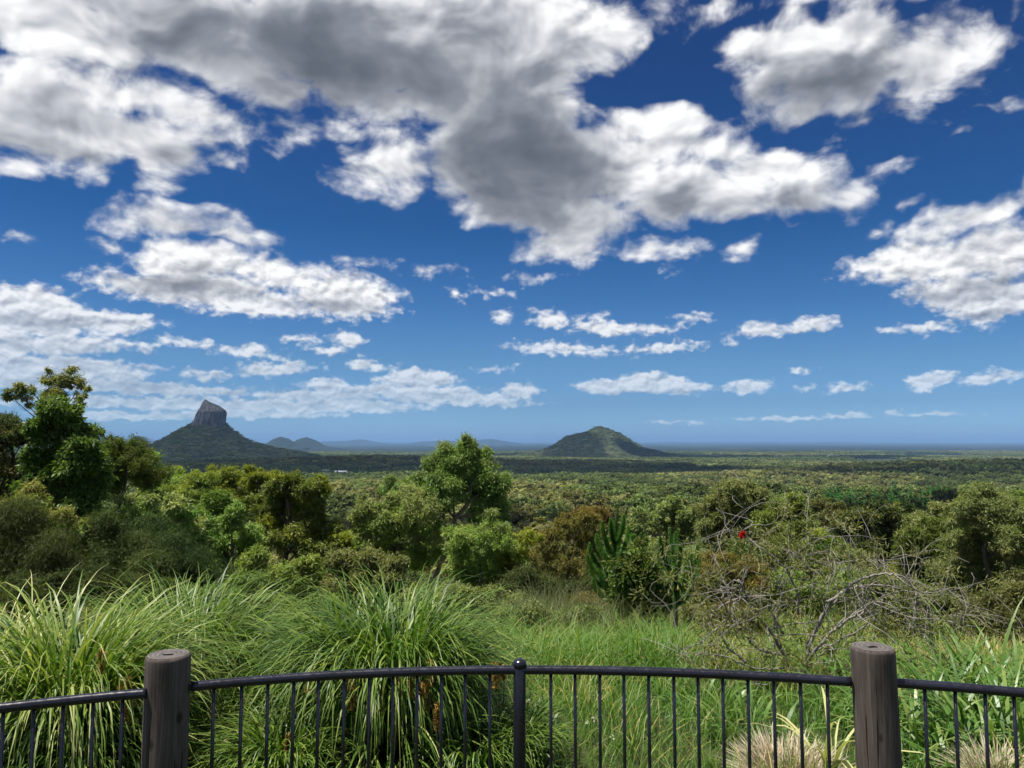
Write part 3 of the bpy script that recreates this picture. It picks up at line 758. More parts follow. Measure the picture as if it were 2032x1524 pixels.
round_post(1731, 0, 2.80, 1283, 'right round timber post with dark knots down its side', seed=11, lean=(-0.022, 0))

# ---------------------------------------------------------------- tussocks and grass
def blades(base, n, L, W, rng, spread=0.2, lean=(0.05, 0.75), droop=0.9, segs=7, wind=(0, 0), tint=(0.1, 0.9), stiff=0.0, az=None, asym=None, power=1.6):
    """arching blades from a crown of roots; returns V, F, tint per face"""
    ph = rng.uniform(0, 2 * pi, n) if az is None else rng.uniform(az[0], az[1], n)
    rr = spread * np.sqrt(rng.random(n))
    p = np.stack([base[0] + np.cos(ph) * rr, base[1] + np.sin(ph) * rr, np.full(n, base[2])], -1)
    le = lean[0] + (lean[1] - lean[0]) * rng.random(n) ** 0.8
    ln = L * rng.uniform(0.55, 1.15, n); w = W * rng.uniform(0.6, 1.25, n)
    az_ = ph + rng.normal(size=n) * 0.45
    hd = np.stack([np.cos(az_), np.sin(az_)], -1)
    ang = le.copy(); dr = droop * rng.uniform(0.45, 1.25, n)
    pts = [p]; cur = p.copy()
    tw = rng.normal(size=n) * 0.5
    for s in range(segs):
        f = (s + 0.5) / segs
        a = np.minimum(ang + dr * f ** power * 2.1, 2.8)
        st = ln / segs
        d = np.stack([hd[:, 0] * np.sin(a) + wind[0] * f, hd[:, 1] * np.sin(a) + wind[1] * f, np.cos(a)], -1)
        cur = cur + norm(d) * st[:, None]; pts.append(cur)
    P = np.stack(pts, 1)                                   # n, segs+1, 3
    sd = np.stack([-np.sin(az_ + tw), np.cos(az_ + tw), np.zeros(n)], -1)
    prof = np.interp(np.linspace(0, 1, segs + 1), [0, 0.25, 0.7, 1], [0.7, 1, 0.8, 0.05])
    A = P + sd[:, None] * (w[:, None] * prof / 2)[..., None]; Bp = P - sd[:, None] * (w[:, None] * prof / 2)[..., None]
    V = np.stack([A, Bp], 2).reshape(n, -1, 3)
    k = segs + 1
    i = np.arange(segs)
    f = np.stack([2 * i, 2 * i + 1, 2 * i + 3, 2 * i + 2], -1)
    F = (np.arange(n)[:, None, None] * (2 * k) + f[None]).reshape(-1, 4)
    tb = tint[0] + (tint[1] - tint[0]) * rng.random(n)
    tf = np.clip(tb[:, None] * 0.68 + 0.38 * np.linspace(0, 1, segs)[None], 0, 1)  # paler along the blade: sunlit tussock tips put into the colour
    return V.reshape(-1, 3), F, tf.ravel()

def merge(parts):
    Vs, Fs, Ts, o = [], [], [], 0
    for V, F, T in parts: Vs.append(V); Fs.append(F + o); Ts.append(T); o += len(V)
    return np.concatenate(Vs), np.concatenate(Fs), np.concatenate(Ts)

def spike(base, tip, rng, n=260, r=0.022):
    """a dense brown flower head of bristles along its stem"""
    base, tip = np.array(base), np.array(tip)
    t = rng.random(n); P = base + (tip - base) * t[:, None]
    ax = norm(rng.normal(size=(n, 3)) * [1, 1, 0.7] + norm(tip - base) * 0.6)
    l = (r * rng.uniform(0.6, 1.6, n))[:, None]; sd = norm(np.cross(ax, rng.normal(size=(n, 3)))) * 0.0032
    V = np.stack([P + sd, P - sd, P + ax * l - sd * 0.3, P + ax * l + sd * 0.3], 1).reshape(-1, 3)
    return V, np.arange(4 * n).reshape(-1, 4), rng.random(n)

def tussock(px, Y, top_py, label, n=1700, L=1.5, W=0.011, wind=(0.0, 0.0), seed=1, spikes=(), spread=0.22, lean=(0.0, 0.55), droop=1.5, tint=(0.1, 0.8), clumps=3):
    rng = np.random.default_rng(seed)
    x = at(px, 1000, Y)[0]; gz = float(ground_z(x, Y)); top = at(px, top_py, Y)[2]
    H = top - gz; L = H / 0.83 if L is None else L
    parts = []
    for c in range(clumps):
        ox, oy = rng.normal(size=2) * spread * 0.7 * (clumps > 1)
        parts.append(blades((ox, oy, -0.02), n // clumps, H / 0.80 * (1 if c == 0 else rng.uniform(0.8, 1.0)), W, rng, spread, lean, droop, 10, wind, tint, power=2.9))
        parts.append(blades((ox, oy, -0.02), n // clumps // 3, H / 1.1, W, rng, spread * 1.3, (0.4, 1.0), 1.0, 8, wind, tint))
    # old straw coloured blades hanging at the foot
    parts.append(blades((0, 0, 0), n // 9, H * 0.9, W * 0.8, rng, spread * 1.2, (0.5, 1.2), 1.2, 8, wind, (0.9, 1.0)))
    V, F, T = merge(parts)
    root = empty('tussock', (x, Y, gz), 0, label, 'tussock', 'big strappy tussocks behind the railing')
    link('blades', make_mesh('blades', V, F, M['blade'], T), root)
    for (sx, sy, dy, hgt) in spikes:
        q = at(sx, sy, Y + dy); b = q - np.array([x, Y, gz]); tp = b + np.array([rng.normal() * 0.02, rng.normal() * 0.02, hgt])
        Vs, Fs, Ts = spike(b, tp, rng)
        st, sf = tubes([(np.array([[b[0] * 0.6, b[1] * 0.6, 0.0], b - [0, 0, 0.1], b, tp]), [0.004, 0.0035, 0.003, 0.002])], 5)
        fh = link('flower_head', make_mesh('flower_head', Vs, Fs, M['seed'], Ts), root)
        link('stem', make_mesh('stem', st, sf, M['bark']), fh)
    return root

K = dict(spread=0.16, lean=(0.0, 0.42), droop=1.5)
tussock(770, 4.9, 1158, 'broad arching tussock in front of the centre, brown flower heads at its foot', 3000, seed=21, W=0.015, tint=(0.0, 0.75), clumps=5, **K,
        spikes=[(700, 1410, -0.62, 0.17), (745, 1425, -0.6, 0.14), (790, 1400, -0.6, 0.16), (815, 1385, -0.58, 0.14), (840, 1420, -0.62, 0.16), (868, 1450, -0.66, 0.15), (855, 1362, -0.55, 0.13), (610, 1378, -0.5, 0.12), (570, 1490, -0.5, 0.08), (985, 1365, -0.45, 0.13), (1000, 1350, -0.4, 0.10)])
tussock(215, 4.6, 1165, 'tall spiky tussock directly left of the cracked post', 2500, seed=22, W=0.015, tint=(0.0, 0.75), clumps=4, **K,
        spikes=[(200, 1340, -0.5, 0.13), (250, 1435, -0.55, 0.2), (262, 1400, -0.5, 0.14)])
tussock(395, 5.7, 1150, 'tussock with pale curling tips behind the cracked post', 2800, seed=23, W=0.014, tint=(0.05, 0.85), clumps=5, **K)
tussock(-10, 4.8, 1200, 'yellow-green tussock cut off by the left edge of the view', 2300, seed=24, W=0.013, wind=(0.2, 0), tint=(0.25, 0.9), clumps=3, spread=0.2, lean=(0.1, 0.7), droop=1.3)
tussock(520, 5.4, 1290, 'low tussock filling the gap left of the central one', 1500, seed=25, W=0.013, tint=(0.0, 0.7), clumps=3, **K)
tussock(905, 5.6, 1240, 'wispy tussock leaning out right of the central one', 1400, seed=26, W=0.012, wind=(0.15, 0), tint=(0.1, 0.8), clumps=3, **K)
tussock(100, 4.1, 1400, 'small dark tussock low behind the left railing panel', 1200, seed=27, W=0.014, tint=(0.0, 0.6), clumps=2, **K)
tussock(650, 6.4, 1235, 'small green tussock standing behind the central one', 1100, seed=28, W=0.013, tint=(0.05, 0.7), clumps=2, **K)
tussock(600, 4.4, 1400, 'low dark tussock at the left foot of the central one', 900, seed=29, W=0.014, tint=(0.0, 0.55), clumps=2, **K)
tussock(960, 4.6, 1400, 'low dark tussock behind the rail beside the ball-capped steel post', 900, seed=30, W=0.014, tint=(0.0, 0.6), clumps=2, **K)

def cut_tussock(px, py, Y, label, n, seed, r=0.2):
    rng = np.random.default_rng(seed)
    x = at(px, py, Y)[0]; gz = float(ground_z(x, Y))
    V1, F1, T1 = blades((0, 0, 0), n, 0.26, 0.007, rng, r, (0.1, 1.15), 0.15, 3, tint=(0.35, 1.0))
    # cut ends stay blunt
    V2, F2, T2 = blades((0, 0, 0.02), n // 3, 0.24, 0.007, rng, r * 1.2, (0.8, 1.4), 0.1, 3, tint=(0.2, 0.9))
    V, F, T = merge([(V1, F1, T1), (V2, F2, T2)])
    o = link('cut_tussock', make_mesh('cut_tussock', V, F, M['straw'], T)); o.location = (x, Y, gz + 0.03)
    tag(o, label, 'tussock', 'cut back dry tussocks')
cut_tussock(1560, 1500, 4.6, 'dry tussock stubble cut back beside the knotty post, on its left', 800, 31, 0.17)
cut_tussock(1980, 1520, 4.65, 'dry tussock stubble at the bottom right corner', 400, 32, 0.12)

rng = np.random.default_rng(40)
# lawn and long grass down the slope
def grass_patch(name, n, yr, xr, L, W, mat, seed, segs=3, tint=(0.1, 0.85), lean=(0, 0.6), droop=0.5, keep=None, wind=(0.05, 0)):
    rng = np.random.default_rng(seed)
    y = yr[0] + (yr[1] - yr[0]) * rng.random(n) ** 0.75
    x = np.interp(rng.random(n), [0, 1], [xr[0], xr[1]]) * y
    cl = fbm(x / 0.6, y / 0.6, 3)
    ok = np.ones(n, bool) if keep is None else keep(x, y, cl)
    x, y, cl = x[ok], y[ok], cl[ok]; n = len(x)
    V, F, T = blades((0, 0, 0), n, 1.0, W, rng, 0.0, lean, droop, segs, wind, tint)
    k = 2 * (segs + 1)
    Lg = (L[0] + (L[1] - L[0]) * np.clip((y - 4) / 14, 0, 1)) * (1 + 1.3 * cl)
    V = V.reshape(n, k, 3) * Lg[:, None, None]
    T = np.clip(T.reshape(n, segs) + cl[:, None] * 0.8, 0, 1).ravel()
    # width should not scale with length
    V = V + np.stack([x, y, ground_z(x, y) - 0.02], -1)[:, None]
    return tag(link(name, make_mesh(name, V.reshape(-1, 3), F, M[mat], T)), kind='stuff')
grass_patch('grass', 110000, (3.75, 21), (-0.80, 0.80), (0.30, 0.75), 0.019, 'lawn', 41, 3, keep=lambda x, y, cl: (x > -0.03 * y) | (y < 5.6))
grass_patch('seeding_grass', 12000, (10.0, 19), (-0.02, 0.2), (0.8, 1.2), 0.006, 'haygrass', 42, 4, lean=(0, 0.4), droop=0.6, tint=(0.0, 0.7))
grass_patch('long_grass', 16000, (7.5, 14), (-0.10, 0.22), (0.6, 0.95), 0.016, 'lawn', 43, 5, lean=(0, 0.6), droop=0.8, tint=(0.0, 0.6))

# broad-bladed weeds on the right
for i, (px, Y, h_, n) in enumerate([(1850, 6.4, 0.95, 110), (1920, 5.6, 0.85, 130), (1990, 5.2, 0.8, 130), (1960, 6.8, 1.1, 120), (2030, 6.2, 1.0, 120), (1830, 5.4, 0.6, 90), (1700, 6.4, 0.7, 80), (1900, 4.9, 0.5, 90), (1480, 5.6, 0.45, 60), (1400, 6.6, 0.5, 60)]):
    rng = np.random.default_rng(60 + i)
    x = at(px, 1300, Y)[0]; gz = float(ground_z(x, Y))
    V, F, T = blades((0, 0, 0), n, h_ * 0.95, 0.026, rng, 0.28, (0.1, 1.0), 0.8, 6, tint=(0.0, 0.85))
    where = ['under the arching branches, right of the knotty post', 'right of the knotty post near the railing', 'at the right edge just above the rail', 'behind the railing weeds, tall at the right', 'cut by the right edge of the view',
             'low against the right side of the knotty post', 'behind the knotty post', 'small one below the right rail', 'beside the dry stubble, left of the knotty post', 'in the grass below the dead branches'][i]
    o = link('weed_plant', make_mesh('weed_plant', V, F, M['weed'], T)); o.location = (x, Y, gz)
    tag(o, 'broad-bladed green weed ' + where, 'weed', 'broad-bladed weeds on the right')
# yellow-green strap leaves just left of the right post
V, F, T = blades((0, 0, 0), 22, 0.75, 0.024, np.random.default_rng(80), 0.06, (0.1, 0.7), 1.0, 7, tint=(0.75, 1.0))
x = at(1640, 1400, 4.6)[0]
o = link('strap_plant', make_mesh('strap_plant', V, F, M['blade'], T)); o.location = (x, 4.6, float(ground_z(x, 4.6)))
tag(o, 'clump of yellow-green strap leaves between dry stubble and knotty post', 'plant')
# clover flowers in the lawn
rng = np.random.default_rng(81)
for px, py in [(1165, 1435), (1176, 1427), (1190, 1448), (1083, 1475), (1131, 1487), (1198, 1475), (1131, 1517), (1060, 1490), (1215, 1462)]:
    V, F, T, _ = leaf_cloud([[0, 0, 0, .011, .011, .011]], 60, 0.008, 0.004, rng, 0, 10, 0.3, 0.02, sub=0)
    Y = 5.1; p = at(px, py, Y)
    o = link('clover_flower', make_mesh('clover_flower', V, F, M['petal'], T)); o.location = Vector(p.tolist())
    tag(o, 'tiny white clover flower in the grass behind the middle railing', 'flower', 'white clover flowers')
    s, sf = tubes([(np.array([[0, 0, float(ground_z(p[0], Y)) - p[2]], [0, 0, 0]]), 0.0015)], 4)
    link('stem', make_mesh('stem', s, sf, M['lawn']), o)

# ---------------------------------------------------------------- bottlebrush with bare arching branches
def bottlebrush():
    rng = np.random.default_rng(90)
    Y = 7.6; bx = at(1585, 1370, Y); gz = float(ground_z(bx[0], Y)); base = np.array([bx[0], Y, gz])
    root = empty('bottlebrush_shrub', base, 0, 'sprawling shrub of bare grey arching branches with one red brush flower', 'shrub')
    lines = [  # pixels, first point joins the stem; last two numbers: depth shift start/end, radius start
     ([(1590, 1365), (1560, 1310), (1540, 1270), (1500, 1215), (1465, 1150)], 0, -.3, .030),
     ([(1590, 1365), (1600, 1310), (1640, 1265), (1690, 1225), (1732, 1196)], 0, -.5, .026),
     ([(1600, 1310), (1620, 1240), (1650, 1200), (1680, 1165), (1712, 1146), (1755, 1137), (1795, 1142), (1818, 1172), (1826, 1185)], 0, -.3, .020),
     ([(1640, 1195), (1690, 1166), (1740, 1160), (1790, 1168), (1822, 1180)], -.1, .2, .017),
     ([(1818, 1175), (1817, 1215), (1813, 1240), (1822, 1246)], -.3, -.35, .012),
     ([(1590, 1365), (1600, 1280), (1640, 1215), (1642, 1160), (1655, 1115)], 0, .3, .020),
     ([(1655, 1120), (1700, 1112), (1730, 1110), (1770, 1118)], .3, .5, .010),
     ([(1655, 1170), (1662, 1150), (1650, 1125), (1625, 1095), (1595, 1068)], .1, .4, .011),
     ([(1585, 1220), (1582, 1170), (1560, 1130), (1515, 1090), (1470, 1055)], .1, -.2, .016),
     ([(1515, 1090), (1475, 1062), (1440, 1050)], 0, -.1, .008),
     ([(1615, 1190), (1612, 1160), (1618, 1130)], 0, .1, .012),
     ([(1620, 1140), (1590, 1110), (1560, 1095)], .1, .2, .008),
     ([(1555, 1260), (1530, 1210), (1490, 1180), (1440, 1195), (1410, 1225), (1403, 1255)], .2, .1, .014),
     ([(1560, 1300), (1500, 1290), (1470, 1250), (1440, 1210), (1432, 1185)], .1, 0, .020),
     ([(1470, 1250), (1450, 1205), (1480, 1178), (1540, 1178)], 0, .2, .010),
     ([(1440, 1230), (1395, 1275), (1360, 1285), (1345, 1310)], 0, -.2, .010),
     ([(1560, 1325), (1500, 1330), (1450, 1305), (1400, 1295), (1380, 1300)], -.1, -.3, .012),
     ([(1480, 1315), (1445, 1285), (1420, 1240)], -.1, -.1, .018),
     ([(1700, 1228), (1720, 1205), (1712, 1170)], -.3, -.2, .010),
     ([(1600, 1300), (1660, 1275), (1720, 1240), (1735, 1195)], 0, -.3, .014),
     ([(1712, 1165), (1765, 1185), (1810, 1200), (1850, 1220), (1905, 1245)], -.1, .2, .009),
     ([(1820, 1190), (1842, 1215), (1846, 1245), (1835, 1265)], -.2, -.1, .008),
     ([(1850, 1260), (1885, 1222), (1900, 1215)], 0, 0, .007),
     ([(1822, 1180), (1870, 1165), (1920, 1190), (1950, 1215)], .2, .4, .007),
     ([(1600, 1345), (1680, 1330), (1740, 1300), (1790, 1262)], .1, .3, .014),
     ([(1560, 1350), (1610, 1320), (1660, 1310), (1700, 1335)], -.2, -.4, .010),
     ([(1530, 1250), (1590, 1235), (1650, 1232), (1720, 1228), (1790, 1232)], .2, .4, .008),
     ([(1540, 1290), (1535, 1240), (1550, 1190), (1545, 1150)], .1, .4, .010),
     ([(1500, 1240), (1430, 1160), (1405, 1130)], .2, .5, .007),
     ([(1590, 1330), (1530, 1360), (1470, 1355), (1420, 1370)], -.3, -.6, .010),
    ]
    cc = []
    for k, (px, d0, d1, r0) in enumerate(lines):
        r0 = r0 * 0.85
        n = len(px)
        P = np.array([at(x, y, Y + d0 + (d1 - d0) * i / (n - 1)) for i, (x, y) in enumerate(px)]) - base
        if k < 2 or k == 5: P[0] = [0.02 * k, 0, -0.1]
        tt = np.linspace(0, n - 1, n * 5)
        C = np.stack([np.interp(tt, np.arange(n), P[:, i]) for i in range(3)], 1)
        for _ in range(2): C[1:-1] = (C[:-2] + 2 * C[1:-1] + C[2:]) / 4
        C[1:-1] += rng.normal(size=(len(C) - 2, 3)) * 0.006
        paths = [(C, np.linspace(r0, r0 * 0.35, len(C)))]
        for q in range(11):                               # side twigs
            s = C[rng.integers(len(C) // 3, len(C))]; u = norm(rng.normal(size=3) + [0.2, 0, 0.1]) * rng.uniform(0.2, 0.8)
            T = curve(s, s + u, rng, 0.3, 8, -0.12); paths.append((T, np.linspace(max(r0 * 0.25, .003), 0.0018, 8))); cc.append((T[-1], T[3]))
        V, F = tubes(paths, 6)
        link('branch', make_mesh('branch', V, F, M['deadwood'], smooth=True), root)
    # sparse narrow leaves in sprays on part of the twigs
    pts = [c for i, c in enumerate(cc) if rng.random() < 0.55]
    Bl = [[*p[0], .13, .13, .11] for p in pts] + [[*(at(x, y, Y + rng.uniform(-.2, .6)) - base), .28, .25, .18] for x, y in
          [(1500, 1075), (1540, 1060), (1570, 1090), (1590, 1080), (1470, 1080), (1600, 1200), (1530, 1310), (1640, 1290), (1690, 1280), (1760, 1240), (1830, 1160), (1880, 1180), (1860, 1230), (1450, 1250), (1520, 1190), (1400, 1310), (1600, 1250), (1740, 1290), (1680, 1200)]]
    V, F, T, _ = leaf_cloud(Bl, 9000, 0.075, 0.012, rng, 0.0, 14, 0.9, 0.16, sub=0)
    link('leaves', make_mesh('leaves', V, F, M['greygum'], T), root)
    for i, (px, py) in enumerate([(1473, 1062)]):
        st = curve(at(1492, 1078, Y - 0.2) - base, at(px, py, Y - 0.2) - base, rng, 0.1, 6); sv, sf = tubes([(st, np.linspace(.005, .003, 6))], 5)
        link('flower_stalk', make_mesh('flower_stalk', sv, sf, M['deadwood']), root)
        p = at(px, py, Y - 0.2) - base; n = 900
        ph = rng.uniform(0, 2 * pi, n); h = rng.uniform(-.03, .03, n)
        d = np.stack([np.cos(ph), np.sin(ph), rng.normal(size=n) * 0.25 + 0.15], -1)
        b0 = p + np.stack([h * 0.3, h * 0, h], -1); l = rng.uniform(.018, .032, n)[:, None]
        sd = norm(np.cross(d, rng.normal(size=(n, 3)))) * 0.0012
        V = np.stack([b0 + sd, b0 - sd, b0 + d * l - sd, b0 + d * l + sd], 1).reshape(-1, 3)
        link('flower', make_mesh('flower', V, np.arange(4 * n).reshape(-1, 4), M['red'], rng.random(n)), root)
bottlebrush()
# ---------------------------------------------------------------- trees and shrubs of the slope, one by one
G1 = None
tree('gum_tree', 'sparse olive-crowned gum rising highest at the left, above the dense green tree', 'tree', 25,
     [(122, 742, 34, 18), (95, 760, 38, 22), (60, 778, 28, 16), (36, 778, 22, 14), (28, 795, 16, 9), (152, 775, 24, 24), (130, 770, 30, 20), (165, 790, 12, 20), (60, 800, 16, 9), (110, 790, 26, 20)],
     [(118, 1120), (112, 960), (108, 850), (118, 770)], 'greygum', 7500, 0.13, 0.030, 0.10, 'palebark', seed=101, droop=0.6, extra=('brown', 0.3), per=60, crad=0.13, shell=0.9, sub=5)
tree('broadleaf_tree', 'dense dark green broad-leaved tree with a pointed top below the highest gum', 'tree', 20,
     [(118, 812, 40, 28), (105, 850, 42, 35), (150, 860, 42, 38), (120, 900, 70, 45), (80, 930, 50, 50), (160, 930, 45, 45), (130, 985, 70, 50), (175, 1010, 32, 50), (90, 1030, 60, 50), (190, 965, 22, 25), (150, 1060, 50, 40)],
     [(120, 1180), (118, 1000), (118, 840)], 'broad', 52000, 0.15, 0.050, 0.11, seed=102)
tree('wattle_tree', 'bronze-green tree at the far left edge of the view', 'tree', 23,
     [(15, 850, 45, 30), (45, 880, 35, 38), (-10, 900, 50, 50), (25, 940, 60, 50), (60, 960, 30, 50), (-20, 980, 50, 50), (20, 1010, 55, 45)],
     [(20, 1190), (25, 1050), (20, 870)], 'brown', 40000, 0.14, 0.022, 0.09, seed=103, extra=('fine', -0.1))
tree('casuarina_tree', 'soft dark casuarina low at the left edge under the bronze-green tree', 'tree', 17,
     [(30, 1040, 55, 50), (75, 1075, 50, 55), (0, 1090, 60, 60), (50, 1130, 60, 45), (115, 1110, 45, 45)],
     [(60, 1200), (66, 1120), (60, 1050)], 'fine', 42000, 0.16, 0.010, 0.05, seed=104, droop=0.8, shell=0.9, crad=0.3)
tree('casuarina_tree', 'soft olive casuarina between the dense green tree and the forked trunk', 'tree', 19,
     [(215, 1080, 50, 45), (260, 1100, 50, 50), (180, 1120, 50, 50), (240, 1150, 60, 40), (300, 1130, 45, 45)],
     [(230, 1200), (232, 1130), (238, 1080)], 'fine', 40000, 0.16, 0.011, 0.05, seed=105, droop=0.7, shell=0.9, crad=0.3)
tree('acacia_tree', 'bright green feathery tree with a dark forked trunk, right of the dense green tree', 'tree', 30,
     [(235, 885, 38, 24), (262, 905, 40, 28), (222, 920, 34, 35), (285, 935, 36, 30), (250, 950, 50, 30), (300, 965, 26, 26), (215, 965, 28, 30)],
     [(205, 1130), (212, 1070), (232, 1015), (248, 970), (252, 920)], 'bright', 30000, 0.15, 0.020, 0.10, open_=True, seed=106, extra=('bright', 9))
tree('gum_tree', 'olive gum with a yellowish top standing behind the feathery forked tree', 'tree', 46,
     [(285, 905, 26, 20), (300, 935, 26, 24), (330, 955, 36, 28), (345, 990, 34, 34), (310, 1000, 34, 34)],
     [(320, 1110), (322, 1030), (312, 940)], 'gum', 16000, 0.20, 0.05, 0.13, seed=107, extra=('wattle', 0.6))
tree('wattle_tree', 'rounded wattle with yellow-lit top left of the twin yellow crowns', 'tree', 44,
     [(385, 955, 32, 24), (412, 960, 30, 30), (365, 985, 36, 30), (400, 1010, 44, 34), (360, 1030, 34, 30)],
     [(385, 1130), (388, 1060), (392, 980)], 'gum', 22000, 0.17, 0.035, 0.11, seed=108, extra=('wattle', 0.45))
tree('wattle_tree', 'left one of the twin bright yellow wattle crowns in front of the spire hill', 'tree', 46,
     [(448, 938, 30, 18), (470, 950, 24, 20), (432, 955, 26, 20), (455, 985, 36, 30), (470, 1015, 34, 34)],
     [(460, 1130), (462, 1050), (456, 960)], 'bright', 20000, 0.17, 0.03, 0.10, seed=109, extra=('wattle', -0.1))
tree('wattle_tree', 'yellow-crowned wattle with a thin bare trunk, tallest of the yellow crowns', 'tree', 42,
     [(512, 940, 26, 16), (530, 955, 20, 20), (495, 960, 24, 18), (515, 975, 26, 18), (540, 985, 12, 14)],
     [(512, 1120), (508, 1060), (514, 1010), (512, 950)], 'bright', 12000, 0.17, 0.03, 0.07, open_=True, seed=110, extra=('wattle', -0.3), shell=0.7)
tree('gum_tree', 'leafy gum with yellow-green top and dark straight trunk left of centre', 'tree', 32,
     [(560, 965, 30, 22), (595, 968, 28, 22), (545, 1000, 34, 34), (585, 1005, 36, 34), (625, 1000, 26, 34), (560, 1040, 34, 30), (610, 1045, 38, 34), (645, 1050, 26, 28), (540, 1065, 26, 26), (620, 1085, 40, 28), (652, 1085, 26, 24)],
     [(556, 1215), (562, 1130), (568, 1060), (570, 990)], 'gum', 42000, 0.17, 0.042, 0.15, open_=True, seed=111, extra=('wattle', 0.62))  # yellow top paints sunlight into the upper crown
tree('shrub_tree', 'pale bluish-leaved young tree with glossy leaves left of the dark trunk', 'tree', 24,
     [(360, 1005, 26, 18), (352, 1030, 30, 22), (368, 1055, 32, 24), (350, 1080, 30, 24), (375, 1095, 34, 26)],
     [(362, 1200), (362, 1120), (360, 1030)], 'broad', 11000, 0.16, 0.05, 0.05, open_=True, seed=112, extra=('greygum', -0.2))
tree('gum_sapling', 'leafy sapling filling the space between the bluish young tree and the dark trunk', 'tree', 27,
     [(460, 1035, 30, 26), (440, 1070, 38, 34), (480, 1075, 34, 34), (455, 1110, 44, 34), (490, 1120, 36, 34), (430, 1130, 40, 30)],
     [(462, 1210), (462, 1130), (460, 1060)], 'gum', 26000, 0.15, 0.04, 0.06, open_=True, seed=113)
tree('casuarina_tree', 'drooping dark casuarina low behind the tussocks, right of the bluish young tree', 'tree', 20,
     [(310, 1060, 40, 40), (330, 1110, 50, 45), (390, 1140, 50, 40), (290, 1140, 50, 40), (350, 1165, 70, 36)],
     [(330, 1215), (332, 1140), (330, 1080)], 'fine', 36000, 0.16, 0.011, 0.05, seed=114, droop=0.8, shell=0.9, crad=0.3)
tree('bush', 'dark bush at the foot of the straight-trunked gum', 'bush', 22,
     [(520, 1130, 46, 34), (560, 1160, 46, 34), (500, 1170, 50, 34), (610, 1150, 46, 36), (580, 1195, 50, 30)],
     [(560, 1235), (560, 1180)], 'gum', 26000, 0.13, 0.035, 0.05, seed=115)
tree('gum_tree', 'large leaning gum in the centre with forked pale trunk, its top touching the skyline', 'tree', 36,
     [(928, 888, 24, 18), (905, 905, 30, 22), (945, 905, 22, 22), (880, 930, 34, 24), (920, 935, 40, 26), (958, 940, 26, 26), (855, 965, 38, 26), (895, 975, 42, 28), (940, 978, 38, 28), (982, 962, 22, 30), (825, 985, 30, 20), (800, 972, 22, 16), (985, 1000, 20, 24), (960, 1015, 30, 22), (860, 1000, 34, 18), (772, 962, 12, 14), (1000, 1020, 10, 16)],
     [(858, 1200), (868, 1150), (882, 1105), (893, 1062), (908, 1030), (930, 1000), (938, 940)], 'gum', 84000, 0.17, 0.036, 0.20, 'redbark', open_=True, seed=116, droop=0.7, per=26, crad=0.2, extra=('greygum', 0.75))
tree('gum_tree', 'grey-green gum leaning against the left side of the large central gum', 'tree', 33,
     [(800, 1000, 40, 26), (838, 1030, 34, 30), (848, 1075, 30, 34), (722, 1040, 26, 22), (780, 1005, 34, 24), (745, 1030, 34, 28), (800, 1040, 44, 34), (760, 1070, 46, 34), (720, 1075, 30, 26), (830, 1080, 40, 34), (785, 1100, 50, 34)],
     [(800, 1215), (798, 1140), (790, 1040)], 'gum', 46000, 0.16, 0.036, 0.11, open_=True, seed=117, per=30, extra=('greygum', 0.2))
tree('gum_tree', 'shaded gum foliage right under the large central gum', 'tree', 30,
     [(925, 1060, 34, 24), (985, 1045, 30, 26), (950, 1075, 44, 34), (925, 1110, 40, 38), (970, 1120, 50, 40), (1000, 1075, 22, 26), (930, 1160, 60, 36), (990, 1165, 50, 34)],
     [(950, 1225), (952, 1150), (955, 1090)], 'gum', 40000, 0.14, 0.032, 0.08, open_=True, seed=118, extra=('greygum', 0.8))
tree('bush', 'pale-leaved bush left of the leaning trunk, just above the central tussock', 'bush', 22,
     [(700, 1115, 42, 30), (740, 1140, 46, 34), (690, 1155, 46, 34), (775, 1150, 36, 30), (745, 1180, 56, 30)],
     [(740, 1235), (745, 1170)], 'greygum', 30000, 0.13, 0.03, 0.05, seed=119)
tree('wattle_shrub', 'small yellow-flushed shrub left of the grey-green gum', 'bush', 34,
     [(688, 1070, 20, 12), (672, 1085, 24, 18), (700, 1095, 24, 20), (660, 1110, 36, 26)],
     [(680, 1170), (682, 1100)], 'bright', 9000, 0.15, 0.03, 0.05, seed=120, extra=('wattle', 0.2))
tree('wattle_tree', 'bright yellow wattle right of the large central gum', 'tree', 31,
     [(1012, 1085, 30, 22), (1000, 1110, 28, 24), (1048, 1068, 24, 14), (1035, 1100, 28, 24), (1010, 1140, 40, 26), (990, 1150, 24, 24)],
     [(1025, 1225), (1028, 1150), (1025, 1090)], 'bright', 20000, 0.14, 0.025, 0.06, seed=121, extra=('wattle', -0.45))
tree('scrub_tree', 'brownish open-branched tree between the yellow wattle and the tall pine', 'tree', 33,
     [(1120, 1048, 34, 22), (1165, 1035, 32, 22), (1090, 1075, 34, 28), (1140, 1080, 40, 30), (1175, 1075, 24, 30), (1080, 1115, 34, 34), (1130, 1125, 46, 34), (1165, 1120, 26, 30)],
     [(1130, 1220), (1126, 1150), (1135, 1070)], 'brown', 24000, 0.15, 0.026, 0.09, open_=True, seed=122, extra=('rust', 0.35), shell=0.7)
tree('scrub_tree', 'rust-topped scrub crown just behind the tall pine', 'tree', 42,
     [(1175, 1020, 22, 14), (1150, 1030, 26, 18), (1195, 1030, 16, 18), (1170, 1050, 30, 24)],
     [(1170, 1180), (1172, 1060)], 'brown', 9000, 0.18, 0.035, 0.09, open_=True, seed=123, extra=('rust', 0.0))
tree('bush', 'dusty olive bush below the yellow wattle', 'bush', 23,
     [(1030, 1165, 46, 30), (1080, 1170, 50, 32), (1140, 1180, 46, 30), (1050, 1200, 56, 28)],
     [(1070, 1240), (1072, 1185)], 'fine', 24000, 0.13, 0.018, 0.04, seed=124)
